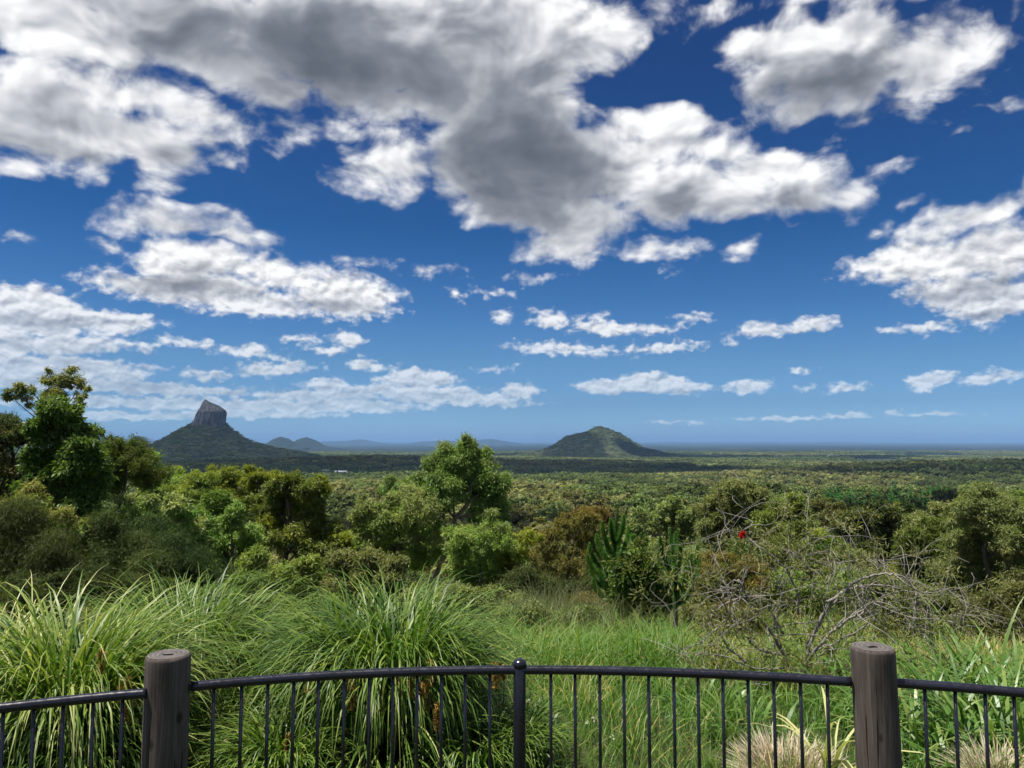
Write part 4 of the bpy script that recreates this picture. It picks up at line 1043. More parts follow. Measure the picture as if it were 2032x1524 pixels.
tree('broadleaf_shrub', 'glossy broad-leaved shrub standing between the two pines', 'shrub', 13,
     [(1262, 1098, 26, 22), (1245, 1128, 34, 24), (1292, 1125, 30, 28), (1268, 1152, 40, 28), (1310, 1160, 24, 26), (1240, 1172, 30, 24), (1280, 1192, 44, 30), (1250, 1210, 36, 26), (1315, 1205, 26, 26), (1280, 1232, 44, 24)],
     [(1280, 1300), (1276, 1220), (1266, 1110)], 'broad', 7500, 0.088, 0.030, 0.03, seed=125, per=14, crad=0.13, extra=('bright', 0.5))
tree('gum_tree', 'rounded olive gum behind the rust-topped shrub, right of the second pine', 'tree', 40,
     [(1478, 975, 34, 20), (1445, 990, 34, 24), (1500, 1000, 28, 24), (1420, 1020, 34, 28), (1465, 1025, 44, 30), (1508, 1035, 22, 28), (1400, 1050, 26, 28), (1440, 1065, 40, 28), (1490, 1070, 36, 28)],
     [(1460, 1180), (1458, 1100), (1456, 1020)], 'greygum', 34000, 0.19, 0.045, 0.15, open_=True, seed=126)
tree('gum_tree', 'pale olive gum crown between the two pines, farther down the slope', 'tree', 48,
     [(1300, 1020, 34, 18), (1345, 1010, 30, 20), (1370, 1035, 34, 26), (1320, 1050, 40, 26), (1270, 1045, 30, 20), (1390, 1060, 26, 26), (1350, 1085, 40, 26)],
     [(1330, 1190), (1330, 1060)], 'greygum', 18000, 0.22, 0.055, 0.14, seed=127)
tree('scrub_tree', 'pale green scrub tree to the right of the second pine', 'tree', 27,
     [(1390, 1120, 30, 34), (1370, 1170, 34, 36), (1400, 1200, 40, 30), (1350, 1215, 36, 28)],
     [(1380, 1260), (1382, 1180)], 'greygum', 18000, 0.15, 0.03, 0.05, seed=128)
tree('acacia_shrub', 'rust-tipped rounded shrub left of the dead branches', 'shrub', 19,
     [(1422, 1112, 28, 16), (1405, 1140, 30, 26), (1440, 1145, 30, 26), (1485, 1132, 34, 22), (1500, 1160, 26, 24), (1420, 1180, 44, 28), (1470, 1185, 44, 28), (1440, 1210, 44, 24)],
     [(1450, 1265), (1450, 1200), (1446, 1150)], 'bright', 34000, 0.10, 0.014, 0.05, seed=129, extra=('rust', -0.1))
tree('gum_tree', 'dark green gum behind the dead branches with a few bright sprays', 'tree', 38,
     [(1560, 1005, 40, 24), (1530, 1030, 34, 26), (1590, 1035, 36, 28), (1555, 1060, 46, 28), (1610, 1075, 34, 30), (1530, 1090, 36, 30), (1580, 1100, 44, 28)],
     [(1565, 1200), (1565, 1110), (1560, 1040)], 'gum', 26000, 0.19, 0.045, 0.12, seed=130)
tree('wattle_tree', 'yellowish-green wattle above the highest dead branch', 'tree', 30,
     [(1640, 1085, 34, 24), (1615, 1110, 36, 28), (1665, 1115, 34, 28), (1600, 1145, 34, 26), (1640, 1150, 44, 28)],
     [(1635, 1240), (1636, 1150)], 'bright', 20000, 0.15, 0.03, 0.08, seed=131, extra=('wattle', 0.75))
tree('gum_tree', 'dark brownish spreading gum in the middle of the right slope', 'tree', 62,
     [(1735, 1010, 44, 14), (1785, 1018, 34, 14), (1700, 1030, 34, 16), (1760, 1040, 56, 20), (1715, 1060, 50, 24), (1790, 1060, 34, 24), (1745, 1090, 60, 24)],
     [(1745, 1180), (1745, 1080)], 'brown', 22000, 0.30, 0.08, 0.22, open_=True, seed=132, extra=('fine', -0.3))
tree('gum_tree', 'brown-topped gum left of the dark spreading one on the right slope', 'tree', 66,
     [(1650, 1010, 34, 14), (1680, 1020, 30, 14), (1630, 1035, 40, 20), (1670, 1055, 44, 22), (1620, 1065, 34, 22)],
     [(1650, 1180), (1650, 1060)], 'brown', 14000, 0.30, 0.08, 0.2, seed=133, extra=('greygum', 0.0))
tree('gum_tree', 'tall grey-olive gum with bronze top near the right edge', 'tree', 33,
     [(1955, 985, 40, 20), (1925, 1005, 40, 24), (1985, 1010, 40, 28), (1950, 1040, 56, 34), (2000, 1060, 44, 40), (1920, 1065, 44, 36), (1960, 1100, 60, 40), (2010, 1130, 44, 46), (1930, 1140, 50, 40), (1980, 1170, 60, 40)],
     [(1958, 1260), (1960, 1150), (1958, 1040)], 'brown', 52000, 0.17, 0.036, 0.16, open_=True, seed=134, extra=('greygum', -0.6))
tree('gum_tree', 'bright green bushy gum left of the grey-olive one near the right edge', 'tree', 36,
     [(1850, 1050, 34, 22), (1815, 1075, 40, 26), (1870, 1080, 44, 28), (1795, 1110, 34, 28), (1845, 1115, 50, 32), (1895, 1120, 40, 36), (1820, 1150, 46, 34), (1880, 1165, 50, 34)],
     [(1850, 1260), (1850, 1160), (1850, 1080)], 'bright', 42000, 0.17, 0.036, 0.14, seed=135, extra=('gum', -0.9))
tree('gum_tree', 'green gum cut by the right edge of the view', 'tree', 44,
     [(2040, 1000, 34, 24), (2060, 1030, 50, 34), (2030, 1050, 34, 34), (2070, 1080, 60, 50)],
     [(2060, 1240), (2060, 1050)], 'gum', 20000, 0.2, 0.045, 0.15, seed=136)
tree('bush', 'mixed green bush behind the dead branches, under the yellowish wattle', 'bush', 20,
     [(1560, 1160, 40, 30), (1610, 1180, 44, 30), (1670, 1175, 40, 32), (1540, 1200, 44, 30), (1640, 1215, 60, 30), (1710, 1200, 44, 34)],
     [(1620, 1270), (1622, 1205)], 'gum', 28000, 0.11, 0.03, 0.05, seed=137)
tree('bush', 'olive bush right of the dead branches above the weeds', 'bush', 15,
     [(1770, 1175, 44, 34), (1820, 1200, 50, 34), (1750, 1220, 46, 30), (1880, 1210, 46, 32), (1830, 1245, 60, 30), (1930, 1225, 44, 32)],
     [(1830, 1300), (1832, 1235)], 'gum', 30000, 0.10, 0.024, 0.04, seed=138, extra=('greygum', -0.2))
tree('bush', 'dull bush at the right edge between the grey-olive gum and the weeds', 'bush', 14,
     [(1990, 1215, 46, 32), (2030, 1190, 40, 40), (1970, 1250, 50, 30), (2040, 1250, 50, 40)],
     [(2005, 1310), (2006, 1250)], 'greygum', 22000, 0.10, 0.022, 0.04, seed=139)
tree('bush', 'low dark bush behind the central long grass, left of the glossy shrub', 'bush', 18,
     [(1180, 1210, 40, 24), (1130, 1215, 34, 22), (1215, 1225, 34, 22)],
     [(1175, 1250), (1176, 1220)], 'brown', 12000, 0.10, 0.02, 0.03, seed=140)
tree('bush', 'scrubby green bush below the second pine and behind the bare branches', 'bush', 15,
     [(1375, 1235, 36, 24), (1340, 1255, 34, 20), (1410, 1255, 34, 24), (1470, 1235, 40, 26)],
     [(1400, 1300), (1402, 1250)], 'greygum', 14000, 0.09, 0.02, 0.03, seed=141)
tree('bush', 'shadowy bush behind the left tussocks under the feathery tree', 'bush', 15,
     [(160, 1160, 50, 34), (90, 1175, 50, 34), (230, 1180, 50, 30), (30, 1180, 50, 34), (300, 1190, 44, 26)],
     [(160, 1240), (162, 1175)], 'fine', 34000, 0.11, 0.014, 0.04, seed=142)
tree('bush', 'dark leafy bush between the left tussocks and the central one', 'bush', 16,
     [(470, 1180, 46, 28), (530, 1205, 44, 24), (420, 1185, 40, 26), (590, 1225, 40, 22), (640, 1205, 40, 26)],
     [(510, 1260), (512, 1200)], 'fine', 24000, 0.10, 0.02, 0.04, seed=143, extra=('gum', 0))
tree('bush', 'leafy bush right behind the central tussock', 'bush', 17,
     [(870, 1190, 44, 28), (930, 1200, 40, 26), (820, 1200, 40, 24), (990, 1205, 40, 24)],
     [(890, 1260), (892, 1205)], 'greygum', 20000, 0.11, 0.024, 0.04, seed=144)

tree('gum_tree', 'olive gum with slender stems between the feathery forked tree and the bluish young tree', 'tree', 26,
     [(270, 1010, 34, 26), (305, 1030, 34, 26), (240, 1040, 36, 28), (290, 1065, 44, 30), (325, 1060, 24, 30), (255, 1085, 40, 26)],
     [(282, 1200), (284, 1130), (276, 1040)], 'gum', 26000, 0.15, 0.034, 0.06, 'palebark', open_=True, seed=161, extra=('greygum', 0.4), shell=0.7)
tree('gum_tree', 'leafy green gum right behind the bluish young tree', 'tree', 31,
     [(405, 1030, 34, 26), (430, 1010, 30, 24), (395, 1065, 40, 30), (425, 1060, 30, 30), (410, 1100, 44, 30)],
     [(412, 1190), (412, 1120), (410, 1040)], 'gum', 22000, 0.16, 0.036, 0.08, open_=True, seed=162, extra=('bright', 0.3), shell=0.7)
tree('gum_tree', 'bronze-tipped gum low at the far left, in front of the dense green tree', 'tree', 18.5,
     [(60, 1000, 36, 28), (95, 1040, 40, 28), (25, 1030, 40, 30), (130, 1050, 34, 30), (70, 1065, 44, 26)],
     [(75, 1200), (76, 1120), (74, 1030)], 'gum', 20000, 0.13, 0.03, 0.05, seed=163, extra=('brown', 0.2), shell=0.8)
tree('gum_tree', 'pale olive gum filling the far right behind the bright bushy one', 'tree', 52,
     [(1880, 1020, 34, 20), (1850, 1035, 34, 20), (1905, 1045, 34, 26), (1830, 1060, 30, 24), (1870, 1060, 40, 24)],
     [(1872, 1180), (1872, 1060)], 'greygum', 16000, 0.24, 0.06, 0.14, seed=164)
tree('gum_tree', 'pale green gum between the red brush flower and the yellowish wattle', 'tree', 28,
     [(1530, 1100, 34, 26), (1565, 1115, 34, 28), (1515, 1130, 34, 26), (1550, 1145, 44, 28)],
     [(1545, 1230), (1545, 1130)], 'greygum', 18000, 0.14, 0.03, 0.06, open_=True, seed=165, extra=('bright', 0.4))
tree('bush', 'small green bush in the long grass right of the central tussock', 'bush', 11.5,
     [(1040, 1215, 30, 20), (1010, 1235, 28, 20), (1070, 1240, 30, 20), (1035, 1255, 40, 18)],
     [(1040, 1290), (1040, 1235)], 'gum', 6000, 0.07, 0.02, 0.02, seed=171, extra=('greygum', 0.2))
tree('bush', 'low olive bush in the long grass left of the glossy shrub', 'bush', 12.5,
     [(1150, 1225, 34, 18), (1185, 1240, 34, 20), (1120, 1245, 30, 18), (1160, 1260, 44, 16)],
     [(1155, 1290), (1155, 1240)], 'greygum', 7000, 0.07, 0.018, 0.02, seed=172)
# young pines: upswept branches like bottle brushes
def pine(Y, trunk_px, tips, label, seed):
    rng = np.random.default_rng(seed)
    tp = np.array([at(x, y, Y) for x, y in trunk_px]); g = tp[0].copy(); gz = float(ground_z(g[0], g[1])); g[2] = gz - 0.1
    tp = np.concatenate([[g], tp]); base = np.array([g[0], g[1], gz])
    root = empty('pine_tree', base, 0, label, 'tree', 'young pines with upswept branches')
    seg = np.concatenate([[0], np.cumsum(np.linalg.norm(np.diff(tp, axis=0), axis=1))]); seg /= seg[-1]
    tt = np.linspace(0, 1, 16); T = np.stack([np.interp(tt, seg, tp[:, i]) for i in range(3)], 1) - base
    V, F = tubes([(T, np.linspace(0.055, 0.012, 16))], 7)
    link('trunk', make_mesh('trunk', V, F, M['bark'], smooth=True), root)
    s = Y / FPX
    lens = [((np.array(T[5:]), 0.012))]
    for k, (x, y, y0) in enumerate(tips):
        dy = rng.uniform(-0.45, 0.45)
        e = at(x, y, Y + dy) - base; z0 = (at(x, y0, Y)[2] - base[2])
        i = int(np.clip(np.searchsorted(T[:, 2], z0 - 0.12), 1, 14)); st = T[i]
        t = np.linspace(0, 1, 9)[:, None]
        P = np.concatenate([st[:2] + (e[:2] - st[:2]) * (1 - (1 - t) ** 1.9), st[2] + (e[2] - st[2]) * t ** 1.25], 1)
        lens.append((P, 0.008))
        V, F = tubes([(P, np.linspace(0.014, 0.006, 9))], 5)
        b = link('branch', make_mesh('branch', V, F, M['bark']), root)
        nd = needles(P, 0.0054 * Y, rng, 2600)
        link('needles', make_mesh('needles', *nd[:2], M['pine'], nd[2]), b)
    nd = needles(T[5:], 0.0054 * Y, rng, 4500)
    link('needles', make_mesh('needles', *nd[:2], M['pine'], nd[2]), root)
def needles(P, L, rng, n):
    P = np.asarray(P); t = rng.random(n) ** 0.8 * (len(P) - 1); i = np.clip(t.astype(int), 0, len(P) - 2); f = (t - i)[:, None]
    p = P[i] * (1 - f) + P[i + 1] * f; T = norm(P[i + 1] - P[i])
    r = norm(np.cross(T, rng.normal(size=(n, 3)))); d = norm(r * 0.9 + T * rng.uniform(0.4, 1.3, n)[:, None])
    l = L * (rng.uniform(0.6, 1.2, n) * np.interp(t / (len(P) - 1), [0, 0.8, 1], [1, 0.85, 0.35]))[:, None]; sd = norm(np.cross(d, rng.normal(size=(n, 3)))) * 0.04 * L
    V = np.stack([p + sd, p - sd, p + d * l - sd * 0.4, p + d * l + sd * 0.4], 1).reshape(-1, 3)
    return V, np.arange(4 * n).reshape(-1, 4), np.clip(rng.random(n) * 0.8 + 0.25 * (t / (len(P) - 1)), 0, 1)
pine(16.5, [(1212, 1200), (1216, 1120), (1226, 1006)],
     [(1195, 1036, 1100), (1238, 1022, 1080), (1212, 1030, 1075), (1247, 1045, 1110), (1184, 1060, 1120), (1170, 1078, 1140), (1203, 1065, 1120), (1240, 1075, 1130), (1180, 1100, 1150), (1172, 1125, 1170),
      (1200, 1095, 1150), (1228, 1060, 1110), (1250, 1090, 1140), (1190, 1130, 1180), (1240, 1120, 1160), (1178, 1150, 1185), (1215, 1110, 1150), (1166, 1100, 1160), (1222, 1140, 1180), (1205, 1150, 1190)],
     'tall young pine with many upright dark green shoots, left of the glossy shrub', 151)
pine(12.4, [(1340, 1215), (1342, 1150), (1328, 1048)],
     [(1310, 1065, 1130), (1342, 1055, 1100), (1306, 1090, 1150), (1350, 1078, 1130), (1384, 1082, 1160), (1372, 1100, 1165), (1322, 1100, 1150), (1388, 1110, 1175), (1360, 1115, 1165), (1340, 1120, 1170), (1378, 1140, 1190), (1362, 1150, 1195)],
     'second young pine with a bare lower trunk, right of the glossy shrub', 152)
pine(20, [(1480, 1150), (1478, 1110), (1470, 1066)],
     [(1448, 1070, 1105), (1460, 1062, 1105), (1490, 1072, 1110), (1505, 1080, 1120), (1515, 1095, 1130), (1478, 1085, 1120), (1452, 1090, 1125), (1498, 1100, 1135)],
     'small dark pine behind the red brush flower', 153)
pine(38, [(1268, 1150), (1270, 1090), (1272, 1058)],
     [(1256, 1062, 1090), (1262, 1070, 1100), (1282, 1068, 1095), (1276, 1078, 1105)],
     'distant little pine whose shoots show over the glossy shrub', 154)
# ---------------------------------------------------------------- the bush of the valley
M['vgum'] = mat_leaf('valley_gum_crown', [(0.0, (0.113, 0.125, 0.044)), (0.5, (0.216, 0.222, 0.078)), (1.0, (0.372, 0.354, 0.134))], 0.6, 0.3, 0.15, 0.035, 0.38)
M['vdark'] = mat_leaf('valley_dark_crown', [(0.0, (0.069, 0.099, 0.032)), (0.5, (0.121, 0.157, 0.049)), (1.0, (0.205, 0.241, 0.076))], 0.6, 0.3, 0.15, 0.035, 0.38)
M['vgreen'] = mat_leaf('plantation_crown', [(0.0, (0.027, 0.105, 0.027)), (0.5, (0.060, 0.188, 0.045)), (1.0, (0.120, 0.285, 0.075))], 0.6, 0.3, 0.15, 0.02)

def crown_proto(kind, n, L, W, seed, R=4.2, H=4.0, k=7, sub=4, orient=0.0):
    """crown about 2R wide standing on a short trunk, origin at the ground, about 12 m high"""
    rng = np.random.default_rng(seed)
    B = []
    if kind == 'cone':
        for i in range(6):
            f = i / 5; B.append([rng.normal() * 0.3, rng.normal() * 0.3, 4 + 9 * f, 2.6 * (1 - f) + 0.4, 2.6 * (1 - f) + 0.4, 1.5])
    else:
        top = rng.uniform(9, 12)
        B.append([0, 0, top - 2.2, R * 0.6, R * 0.6, 2.0])
        for i in range(k):
            a = rng.uniform(0, 2 * pi); r = R * rng.uniform(0.35, 0.75)
            B.append([cos(a) * r, sin(a) * r, top - rng.uniform(2.0, 5.5), R * rng.uniform(0.35, 0.5), R * rng.uniform(0.35, 0.5), H * rng.uniform(0.28, 0.45)])
    V, F, T, cc = leaf_cloud(B, n, L, W, rng, 0.2, 14, 0.4, 0.22, 0.5, sub=sub, orient=orient)
    return V, F, T, B

ZONES = []
def zone_name(x, y):
    px = 1016 + FPX * x / y
    side = ('below the feathery forked tree', 'left of the central gum', 'between central gum and tall pine', 'behind the pines', 'behind the dead branches', 'towards the right edge')[int(np.clip(np.searchsorted([330, 700, 1130, 1420, 1720], px), 0, 5))]
    depth = 'on the near slope' if y < 80 else ('halfway down the slope' if y < 115 else 'at the foot of the slope')
    return side, depth

def valley_trees():
    rng = np.random.default_rng(200)
    protos = []
    for i in range(6):
        mat = ['vgum', 'vdark', 'vgum', 'gum', 'vgum', 'brown'][i]
        V, F, T, B = crown_proto('gum', 11000, 0.36, 0.13, 210 + i, R=rng.uniform(3.6, 4.8), k=7, sub=6)
        me = make_mesh('crown', V, F, M[mat], T)
        tk = curve((0, 0, -1), (rng.normal() * 0.4, rng.normal() * 0.4, 8), rng, 0.03, 10)
        P = limbs(tk, B, rng, 0.20)
        tv, tf = tubes(P, 5)
        protos.append((me, make_mesh('trunk', tv, tf, M['palebark' if i % 2 else 'bark'], smooth=True), ['pale olive', 'dark green', 'yellowish grey', 'fresh green', 'grey-green', 'brownish'][i]))
    pts = []
    sp = 7.4; y = 50.0
    while y < 168:
        hw = 0.70 * y + 8
        n = int(2 * hw / sp)
        for i in range(n):
            px = -hw + (i + rng.uniform(0.1, 0.9)) * sp
            py = y + rng.uniform(-0.45, 0.45) * sp
            if rng.random() < 0.93: pts.append((px, py))
        y += sp * 0.95
    pts.sort(key=lambda p: p[1])
    pts = pts[:285]
    for x, y in pts:
        i = int(rng.integers(0, 6)); s = rng.uniform(0.62, 1.0) * (0.72 if y < 75 else 0.95)
        me, tm, col = protos[i]
        side, depth = zone_name(x, y)
        r = empty('valley_tree', (x, y, float(ground_z(x, y)) - 0.3), rng.uniform(0, 2 * pi),
                  '%s gum %s %s' % (col, depth, side), 'tree', '%s gums %s %s' % (col, depth, side))
        r.scale = (s * rng.uniform(0.9, 1.15),) * 2 + (s,)
        link('trunk', tm, r); link('crown', me, r)
    return pts
VT = valley_trees()

def gn_scatter(name, P, rot, scl, idx, protos):
    """one object: its own points, each drawing one of the crown meshes"""
    me = bpy.data.meshes.new(name); me.vertices.add(len(P)); me.vertices.foreach_set('co', np.asarray(P, np.float32).ravel())
    for nm, arr, ty in (('rot', rot, 'FLOAT'), ('scl', scl, 'FLOAT'), ('idx', idx, 'INT')):
        a = me.attributes.new(nm, ty, 'POINT'); a.data.foreach_set('value', np.asarray(arr, np.float32 if ty == 'FLOAT' else np.int32))
    o = link(name, me)
    ng = bpy.data.node_groups.new(name + '_scatter', 'GeometryNodeTree')
    ng.interface.new_socket('Geometry', in_out='INPUT', socket_type='NodeSocketGeometry')
    ng.interface.new_socket('Geometry', in_out='OUTPUT', socket_type='NodeSocketGeometry')
    N = ng.nodes; Lk = ng.links
    gi = N.new('NodeGroupInput'); go = N.new('NodeGroupOutput')
    g2i = N.new('GeometryNodeGeometryToInstance')
    for pr in reversed(protos):
        oi = N.new('GeometryNodeObjectInfo'); oi.inputs[0].default_value = pr; oi.inputs['As Instance'].default_value = False
        Lk.new(oi.outputs['Geometry'], g2i.inputs[0])
    def attr(nm, ty):
        a = N.new('GeometryNodeInputNamedAttribute'); a.data_type = ty; a.inputs[0].default_value = nm; return a.outputs[0]
    iop = N.new('GeometryNodeInstanceOnPoints')
    Lk.new(gi.outputs[0], iop.inputs['Points']); Lk.new(g2i.outputs[0], iop.inputs['Instance'])
    iop.inputs['Pick Instance'].default_value = True
    Lk.new(attr('idx', 'INT'), iop.inputs['Instance Index'])
    cx = N.new('ShaderNodeCombineXYZ'); Lk.new(attr('rot', 'FLOAT'), cx.inputs[2]); 
    e2r = N.new('FunctionNodeEulerToRotation'); Lk.new(cx.outputs[0], e2r.inputs[0]); Lk.new(e2r.outputs[0], iop.inputs['Rotation'])
    Lk.new(attr('scl', 'FLOAT'), iop.inputs['Scale'])
    Lk.new(iop.outputs[0], go.inputs[0])
    md = o.modifiers.new('scatter', 'NODES'); md.node_group = ng
    return tag(o, kind='stuff')

def proto_obj(name, V, F, mats, T, mi=None):
    me = make_mesh(name, V, F, None, T)
    for m in mats: me.materials.append(M[m])
    if mi is not None: me.polygons.foreach_set('material_index', mi.astype(np.int32))
    me.update()
    return bpy.data.objects.new(name, me)          # never linked to the scene: only its mesh is drawn

def forests():
    rng = np.random.default_rng(300)
    # A: single crowns 160 m - 1100 m
    pa = []
    for i in range(8):
        V, F, T, B = crown_proto('gum', 2600, 0.9, 0.65, 310 + i, R=rng.uniform(5.6, 8.4), H=6.0, k=8, sub=4, orient=0.8)
        pa.append(proto_obj('forest_crown', V, F, [['vgum', 'vgum', 'vdark', 'vgum', 'vdark', 'vgum', 'vdark', 'greygum'][i]], T))
    y0 = VT[-1][1]
    P = []
    y = y0
    while y < 1150:
        sp = 10.2 + y / 450.0
        hw = 0.70 * y + 10; n = int(2 * hw / sp)
        x = -hw + (np.arange(n) + rng.uniform(0, 1, n)) * sp
        yy = y + rng.uniform(-0.5, 0.5, n) * sp
        P.append(np.stack([x, yy], -1)); y += sp * 0.95
    P = np.concatenate(P)
    gap = fbm(P[:, 0] / 90, P[:, 1] / 70, 3)
    keep = (gap > -0.15) | (P[:, 1] < 260)
    for hx, hy, hr in HOUSE_CLEAR: keep &= np.hypot(P[:, 0] - hx, (P[:, 1] - hy) * 0.6) > hr
    # the dark green plantation on the right
    px = 1016 + FPX * P[:, 0] / P[:, 1]
    plant = (P[:, 1] > 330) & (P[:, 1] < 560) & (px > 1640 + (P[:, 1] - 400) * -0.2) & (px < 1940) & (fbm(P[:, 0] / 60, P[:, 1] / 60, 2) > -0.13)
    A = P[keep & ~plant]
    z = ground_z(A[:, 0], A[:, 1])
    # stands of one kind keep together
    st = fbm(A[:, 0] / 160 + 7, A[:, 1] / 130, 3) + rng.normal(size=len(A)) * 0.04
    idx = np.where(st > 0.02, rng.choice([0, 1, 3, 5, 7], len(A)), rng.choice([2, 4, 6], len(A)))
    gn_scatter('forest', np.column_stack([A, z - 0.5]), rng.uniform(0, 2 * pi, len(A)), rng.uniform(0.6, 1.25, len(A)) * (1 + 0.25 * (rng.random(len(A)) < 0.08)), idx, pa)
    pc = []
    for i in range(3):
        V, F, T, B = crown_proto('cone', 900, 0.9, 0.5, 340 + i, sub=3)
        pc.append(proto_obj('plantation_crown', V, F, ['vgreen'], T))
    Cn = P[plant]; Cn = np.concatenate([Cn, Cn + rng.normal(size=Cn.shape) * 3.0])
    gn_scatter('plantation_forest', np.column_stack([Cn, ground_z(Cn[:, 0], Cn[:, 1])]), rng.uniform(0, 2 * pi, len(Cn)), rng.uniform(0.7, 1.0, len(Cn)), rng.integers(0, 3, len(Cn)), pc)
    # B: clumps of crowns 1.1 km - 6.5 km, also up the mountains
    pb = []
    for i in range(6):
        Vs = []
        for q in range(18):
            V, F, T, B = crown_proto('gum', 80, 2.8, 2.2, 400 + i * 20 + q, R=5.6, H=5, k=4, sub=0, orient=1.0)
            V = V + [rng.uniform(-22, 22), rng.uniform(-22, 22), rng.uniform(-2, 1) - 3]; Vs.append((V, F, np.clip(T * 0.6 + rng.random() * 0.4, 0, 1)))
        V, F, T = merge(Vs)
        pb.append(proto_obj('forest_clump', V, F, [['vgum', 'vdark', 'vdark', 'vgum', 'vdark', 'vdark'][i]], T))
    P = []; y = 1120.0
    while y < 6800:
        sp = 30 + y / 260.0
        hw = 0.72 * y; n = int(2 * hw / sp)
        x = -hw + (np.arange(n) + rng.uniform(0, 1, n)) * sp
        P.append(np.stack([x, y + rng.uniform(-0.5, 0.5, n) * sp], -1)); y += sp * 0.9
    P = np.concatenate(P)
    g = fbm(P[:, 0] / 420 + 3, P[:, 1] / 650, 4)
    cleared = (g > 0.10) & (P[:, 1] > 2300)
    z = surf_z(P[:, 0], P[:, 1]); onm = z > ground_z(P[:, 0], P[:, 1]) + 4
    # leave the cliffs of the mountains bare
    e = 12.0; sl = np.hypot(surf_z(P[:, 0] + e, P[:, 1]) - surf_z(P[:, 0] - e, P[:, 1]), surf_z(P[:, 0], P[:, 1] + e) - surf_z(P[:, 0], P[:, 1] - e)) / (2 * e)
    keep = (~cleared | onm) & ~(onm & (sl > 1.25))
    Bp, zb, m = P[keep], z[keep], onm[keep]
    st = fbm(Bp[:, 0] / 500 + 2, Bp[:, 1] / 700, 3) + rng.normal(size=len(Bp)) * 0.06
    idx = np.where(st > 0.03, rng.choice([0, 3], len(Bp)), rng.choice([1, 2, 4, 5], len(Bp)))
    sc = (30 + Bp[:, 1] / 260.0) / 38.0
    sc = np.where(m, 0.55, sc * 0.95)
    gn_scatter('distant_forest', np.column_stack([Bp, zb - np.where(m, 1, 0)]), rng.uniform(0, 2 * pi, len(Bp)), sc, idx, pb)
    # extra cover on the mountains
    Q = []
    for k in ('spire', 'dome'):
        D, _, half, _r = MTN[k]; xs = SIL[k][0]; n = 5200
        x = rng.uniform(xs[0], xs[-1], n); y = rng.uniform(D - half, D + half * 0.25, n)
        zz = mtn_z(k, x, y); gz = ground_z(x, y)
        s2 = np.hypot(mtn_z(k, x + 8, y) - mtn_z(k, x - 8, y), mtn_z(k, x, y + 8) - mtn_z(k, x, y - 8)) / 16
        cov = fbm(x / 60, y / 60, 3)
        ok = (zz > gz + 2) & (s2 < 1.15) & (cov > (-0.2 if k == 'spire' else -0.06))
        Q.append(np.stack([x, y, zz], -1)[ok])
    Q = np.concatenate(Q)
    gn_scatter('mountain_forest', Q - [0, 0, 1.5], rng.uniform(0, 2 * pi, len(Q)), rng.uniform(0.35, 0.6, len(Q)), rng.choice([1, 2, 4, 5, 0], len(Q)), pb)

# ---------------------------------------------------------------- houses and sheds seen as specks
def flat_mat(name, c, rough=0.6):
    m, t, b, out = new_mat(name)
    P = t.node('ShaderNodeTexCoord').outputs['Object']
    n = t.noise(P, 1.5, 5, 0.6)
    t.l.new(t.mix(t.mapr(n, 0.3, 0.7), tuple(v * 0.85 for v in c) + (1,), tuple(c) + (1,)), b.inputs['Base Color']); b.inputs['Roughness'].default_value = rough
    return m
HM = {'white': flat_mat('white_steel_roof', (0.75, 0.76, 0.78), 0.4), 'cream': flat_mat('cream_wall', (0.55, 0.50, 0.42)), 'grey': flat_mat('grey_roof', (0.35, 0.36, 0.38)), 'glass': flat_mat('dark_window', (0.03, 0.035, 0.04), 0.2), 'sand': flat_mat('bare_sandy_ground', (0.42, 0.36, 0.22))}
def box(x0, x1, y0, y1, z0, z1):
    V = np.array([[x, y, z] for x in (x0, x1) for y in (y0, y1) for z in (z0, z1)], float)
    return V, np.array([[0, 1, 3, 2], [4, 6, 7, 5], [0, 4, 5, 1], [2, 3, 7, 6], [0, 2, 6, 4], [1, 5, 7, 3]])
HOUSES = [(490, 262, 11, 8, 3.2, 'white', 'house', 'white-roofed house glimpsed between the yellow wattles', 4.5),
          (678, 1500, 26, 14, 5.5, 'white', 'house', 'pale-roofed house on the dark wooded ridge left of the central gum', 9.5),
          (648, 1540, 14, 9, 4.5, 'grey', 'house', 'small grey-roofed house left of the pale one on the dark ridge', 10),
          (326, 1450, 26, 12, 4.5, 'white', 'house', 'white roof at the foot of the spire mountain', 10),
          (1255, 470, 8, 6, 3.5, 'white', 'house', 'tiny white house in the sunlit band right of centre', 8.5),
          (1594, 560, 9, 7, 4.0, 'white', 'house', 'white house among green trees left of the plantation', 9),
          (1402, 5600, 36, 18, 9, 'white', 'shed', 'white farm shed right of the domed mountain, left one of a pair', 6),
          (1428, 5600, 36, 18, 9, 'white', 'shed', 'white farm shed right of the domed mountain, right one of a pair', 6),
          (1545, 4700, 90, 30, 7, 'white', 'shed', 'long white shed row beyond the bush, westernmost', 5),
          (1605, 4700, 40, 30, 7, 'grey', 'shed', 'grey shed between the long white shed and the twin white sheds', 5),
          (1647, 4500, 34, 24, 9, 'white', 'shed', 'bright white shed of the far row, left of its twin', 6),
          (1661, 4500, 24, 24, 8, 'white', 'shed', 'bright white shed of the far row, right of its twin', 6),
          (1752, 4300, 40, 24, 7, 'grey', 'shed', 'lonely grey shed beyond the dark right ridge', 5),
          (1230, 7600, 120, 40, 12, 'white', 'shed', 'long pale building on the plain just right of the domed mountain', 4)]
HOUSE_CLEAR = []
for px, D, w, dp, h_, *_ in HOUSES:
    x = at(px, 900, D)[0]
    if D < 1150: HOUSE_CLEAR += [(x, D - 3, 9), (x, D - 12, 8), (x, D - 22, 6)]
